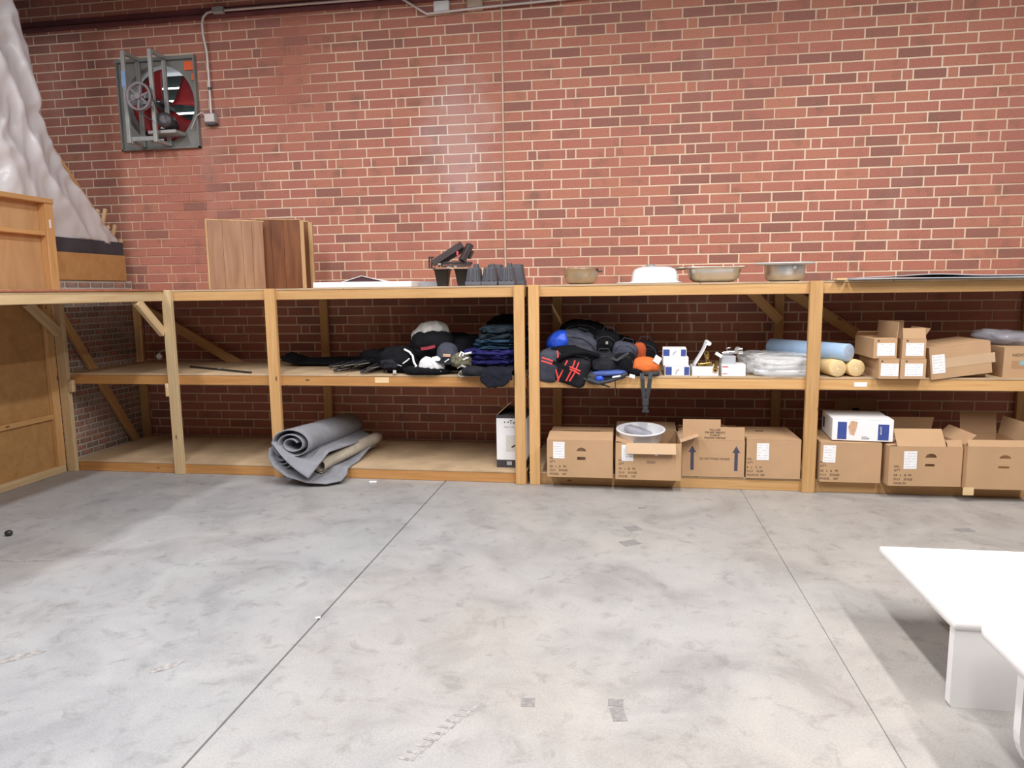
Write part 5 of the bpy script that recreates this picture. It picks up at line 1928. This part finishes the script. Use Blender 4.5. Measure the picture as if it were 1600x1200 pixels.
# front bag with red piping
fbp = thing('cooler_bag', 'black bag with double red piping hanging over the shelf edge by the split post', 'bag', (0.609,-1.050,0.913), -.10)
fo = Vector(fbp.location)
MB().soft((.075, .02, -.03), (.118, .10, .112), 101, 5.5, .035, rz=.0, tilt=(0, .30), nu=48, nv=30).build('bag_body', 'coal_cloth', fbp)
MB().soft((-.105, .02, .002), (.082, .11, .122), 102, 5, .03, rz=-.1, tilt=(.05, .14), nu=40, nv=28).build('end_pocket', 'slate_cloth', fbp)
MB().soft((.01, .11, .05), (.15, .12, .10), 103, 3.2, .06).build('lid', 'black_cloth', fbp)


def onb(px):
    return Vector(px) - fo


Rz = Matrix.Rotation(.10, 3, 'Z')
for n_, pts in enumerate((((0.459,-1.185,0.989), (0.507,-1.195,0.976), (0.555,-1.195,0.957)), ((0.454,-1.185,0.965), (0.502,-1.195,0.952), (0.550,-1.195,0.938)),
                          ((0.570,-1.150,1.038), (0.576,-1.165,1.011), (0.576,-1.170,0.988)), ((0.563,-1.190,0.904), (0.573,-1.190,0.856), (0.581,-1.180,0.817)), ((0.616,-1.190,0.899), (0.592,-1.190,0.851), (0.572,-1.180,0.812)), ((0.649,-1.185,0.970), (0.630,-1.190,0.933)),
                          ((0.705,-1.185,0.970), (0.677,-1.195,0.891), (0.639,-1.190,0.818)), ((0.733,-1.185,0.956), (0.701,-1.195,0.877), (0.663,-1.190,0.814)),
                          ((0.654,-1.200,0.910), (0.701,-1.200,0.891), (0.738,-1.190,0.867)), ((0.664,-1.200,0.924), (0.706,-1.200,0.906), (0.743,-1.190,0.890)))):
    MB().tube([Rz @ onb(p) for p in pts], .0058, 7).build('red_piping', 'red_cord', fbp)
MB().ribbon([Rz @ onb(p) for p in ((0.541,-1.205,0.958), (0.608,-1.210,0.930), (0.664,-1.210,0.907))], .026, .006, (0, 0, 1)).build('carry_strap', 'black_cloth', fbp)
st = MB().tube([(0.572,-1.120,0.964), (0.621,-1.140,0.999), (0.698,-1.140,1.023), (0.791,-1.120,1.022), (0.870,-1.080,0.994)], .026, 10, flat=.8).build('shoulder_strap', 'black_cloth')
tag(st, 'thick padded black strap arching over the red-piped bag', 'strap')
bs_ = lump('stuff_sack', 'shiny bright blue sack behind the red-piped bag', 'bag', (0.559,-0.860,1.079), (.105, .11, .085), 'bright_blue', 111, amp=.06, p=2.2, tilt=(0, -.7), floor=-.3)
backpack('slate backpack with a draped lid above the red-piped bag', (0.712,-0.820,1.061), (.165, .13, .10), 'slate_cloth', 121, tilt=(.1, .30), pocket=None, p=2.6, amp=.10, floor=-.2)
backpack('black backpack at the very top of the heap', (0.736,-0.620,1.123), (.19, .13, .115), 'black_cloth', 123, tilt=(0, .12), p=2.6, amp=.09, floor=-.3)
backpack('black backpack with a pale buckle beside the slate one', (0.921,-0.800,1.059), (.105, .12, .11), 'black_cloth', 125, tilt=(.1, .2), p=2.6, amp=.1, floor=-.3,
         parts=lambda t: MB().box(-.01, .01, -.006, .006, -.012, .012, .003).build('buckle', 'bare_metal', t, loc=(.01, -.135, .02)))
backpack('slate barrel-shaped bag next to the orange one', (1.069,-0.920,1.014), (.095, .10, .072), 'slate_cloth', 127, tilt=(0, .25), p=3, amp=.04, floor=-.2, name='duffel_bag')
backpack('black boxy backpack in the middle of the heap', (0.911,-0.980,0.936), (.095, .11, .075), 'coal_cloth', 129, p=4.5, pocket='coal_cloth')
backpack('black boxy backpack under the slate barrel bag', (1.060,-0.950,0.928), (.085, .12, .085), 'black_cloth', 131, p=4, tilt=(0, -.1))
backpack('black backpack filling the back of the heap', (0.823,-0.450,0.941), (.36, .13, .17), 'black_cloth', 133, p=3)
backpack('black backpack with a rust panel behind the orange bag', (1.223,-0.800,0.984), (.10, .12, .105), 'black_cloth', 135, p=2.6,
         parts=lambda t: MB().soft((-.045, -.10, .01), (.05, .04, .085), 136, 3, .05, nu=24, nv=16).build('rust_panel', 'rust_cloth', t))
og = thing('orange_bag', 'orange bag with grey trim at the end of the backpack heap', 'bag', (1.217,-1.020,0.912))
MB().soft((0, 0, -.0), (.105, .085, .068), 141, 2.1, .06, floor=-.045).build('bag_body', 'orange_cloth', og)
MB().soft((.045, -.035, -.05), (.062, .06, .018), 142, 3, .06, nu=24, nv=12).build('grey_trim', 'webbing', og)
MB().soft((-.065, -.035, -.04), (.05, .06, .028), 143, 3, .08, nu=24, nv=12).build('black_trim', 'black_cloth', og)
for s_, (a, b) in enumerate(((1003, 1008), (1017, 1013))):
    p = ((1.191,-1.120,0.870), (1.195,-1.155,0.832), (1.201,-1.150,0.760), (1.211,-1.145,0.688)) if s_ == 0 else ((1.256,-1.120,0.871), (1.250,-1.155,0.832), (1.242,-1.150,0.760), (1.229,-1.145,0.688))
    MB().ribbon([Vector(q) - Vector(og.location) for q in p], .03, .006, (1, 0, 0)).build('hanging_strap', 'webbing', og)
q = Vector((1.220,-1.145,0.664)) - Vector(og.location)
MB().box(-.024, .024, -.008, .008, -.035, .02, .006).box(-.018, .018, -.006, .006, -.07, -.035, .004).build('strap_buckle', 'webbing', og, loc=q)
MB().box(-.026, .026, -.006, .006, -.085, -.068, .004).build('strap_end', 'webbing', og, loc=q)
for lab, pts, w_ in (('grey webbing strap trailing over the slate backpack', ((0.664,-1.000,1.040), (0.722,-1.000,1.060), (0.794,-0.980,1.038), (0.858,-0.990,1.000), (0.894,-1.060,0.973)), .022),
                    ('grey webbing strap drooping in front of the boxy black backpacks', ((0.940,-1.030,1.009), (0.975,-1.090,0.976), (1.008,-1.100,0.963), (1.055,-1.060,0.988), (1.097,-1.040,1.010)), .02)):
    o = MB().ribbon(pts, w_, .005, (0, .4, 1)).build('strap', 'webbing')
    tag(o, lab, 'strap')
# blue-lined bag spilling over the edge
gl = thing('sling_bag', 'grey sling bag with a blue lining and white zip spilling over the shelf edge', 'bag', (0.918,-1.060,0.838))
go = Vector(gl.location)
MB().soft((.01, .02, .005), (.165, .075, .042), 151, 2.8, .09, tilt=(0, -.06)).build('bag_body', 'slate_cloth', gl)
MB().soft((-.075, -.03, -.01), (.06, .05, .045), 152, 2.4, .1).build('grey_pocket', 'webbing', gl)
MB().soft((.03, -.035, .028), (.125, .05, .020), 153, 3, .08, tilt=(0, -.05)).build('blue_lining', 'mid_blue', gl)
MB().soft((-.035, -.062, -.012), (.032, .03, .026), 154, 2.2, .1).build('blue_lining', 'bright_blue', gl)
MB().tube([Vector(p) - go for p in ((0.798,-1.150,0.824), (0.874,-1.165,0.798), (0.953,-1.165,0.813), (1.028,-1.155,0.840), (1.084,-1.130,0.866))], .014, 8).build('edge_binding', 'webbing', gl)
MB().ribbon([Vector(p) - go for p in ((0.977,-1.178,0.845), (1.037,-1.170,0.856))], .012, .004, (0, 0, 1)).build('white_zip', 'white_cloth', gl)
MB().ribbon([Vector(p) - go for p in ((0.764,-1.150,0.833), (0.850,-1.165,0.802), (0.921,-1.160,0.783), (0.958,-1.155,0.768))], .014, .004, (0, 0, 1)).build('loose_strap', 'webbing', gl)
cdp = MB().tube([(0.995,-1.160,0.841), (1.000,-1.155,0.773), (0.996,-1.150,0.730), (1.001,-1.150,0.706)], .0035, 6).build('pull_cord', 'webbing')
tag(cdp, 'thin dark cord dangling from the shelf edge below the sling bag', 'cord')
tg = MB().box(-.02, .02, -.0015, .0015, -.013, .013).build('paper_tag', 'white', None, loc=(1.121,-1.135,0.848), rot=(-.3, .25, .1))
tag(tg, 'small white paper tag at the shelf edge between the sling bag and the orange bag', 'tag')

# ------------------------------------------------------------------ bits on the floor
o = MB().box(-.03, .03, -.01, .01, 0, .012, .003).build('paper_scrap', 'white', None, loc=(-0.886,-1.199,0.000), rot=(0, 0, .15))
tag(o, 'small white scrap on the concrete in front of the empty lowest shelf', 'scrap')
o = MB().box(-.012, .012, -.006, .006, 0, .006, .002).build('paper_scrap', 'white', None, loc=(-0.332,-3.465,0.000), rot=(0, 0, .5))
tag(o, 'tiny pale chip lying in the long floor joint', 'scrap')
o = MB().soft((0, 0, .018), (.022, .02, .018), 8, 2.2, .1, nu=16, nv=10).build('rubber_plug', 'black_plastic', None, loc=(-2.753,-2.641,0.000))
tag(o, 'small black plug on the concrete below the plywood partition', 'plug')
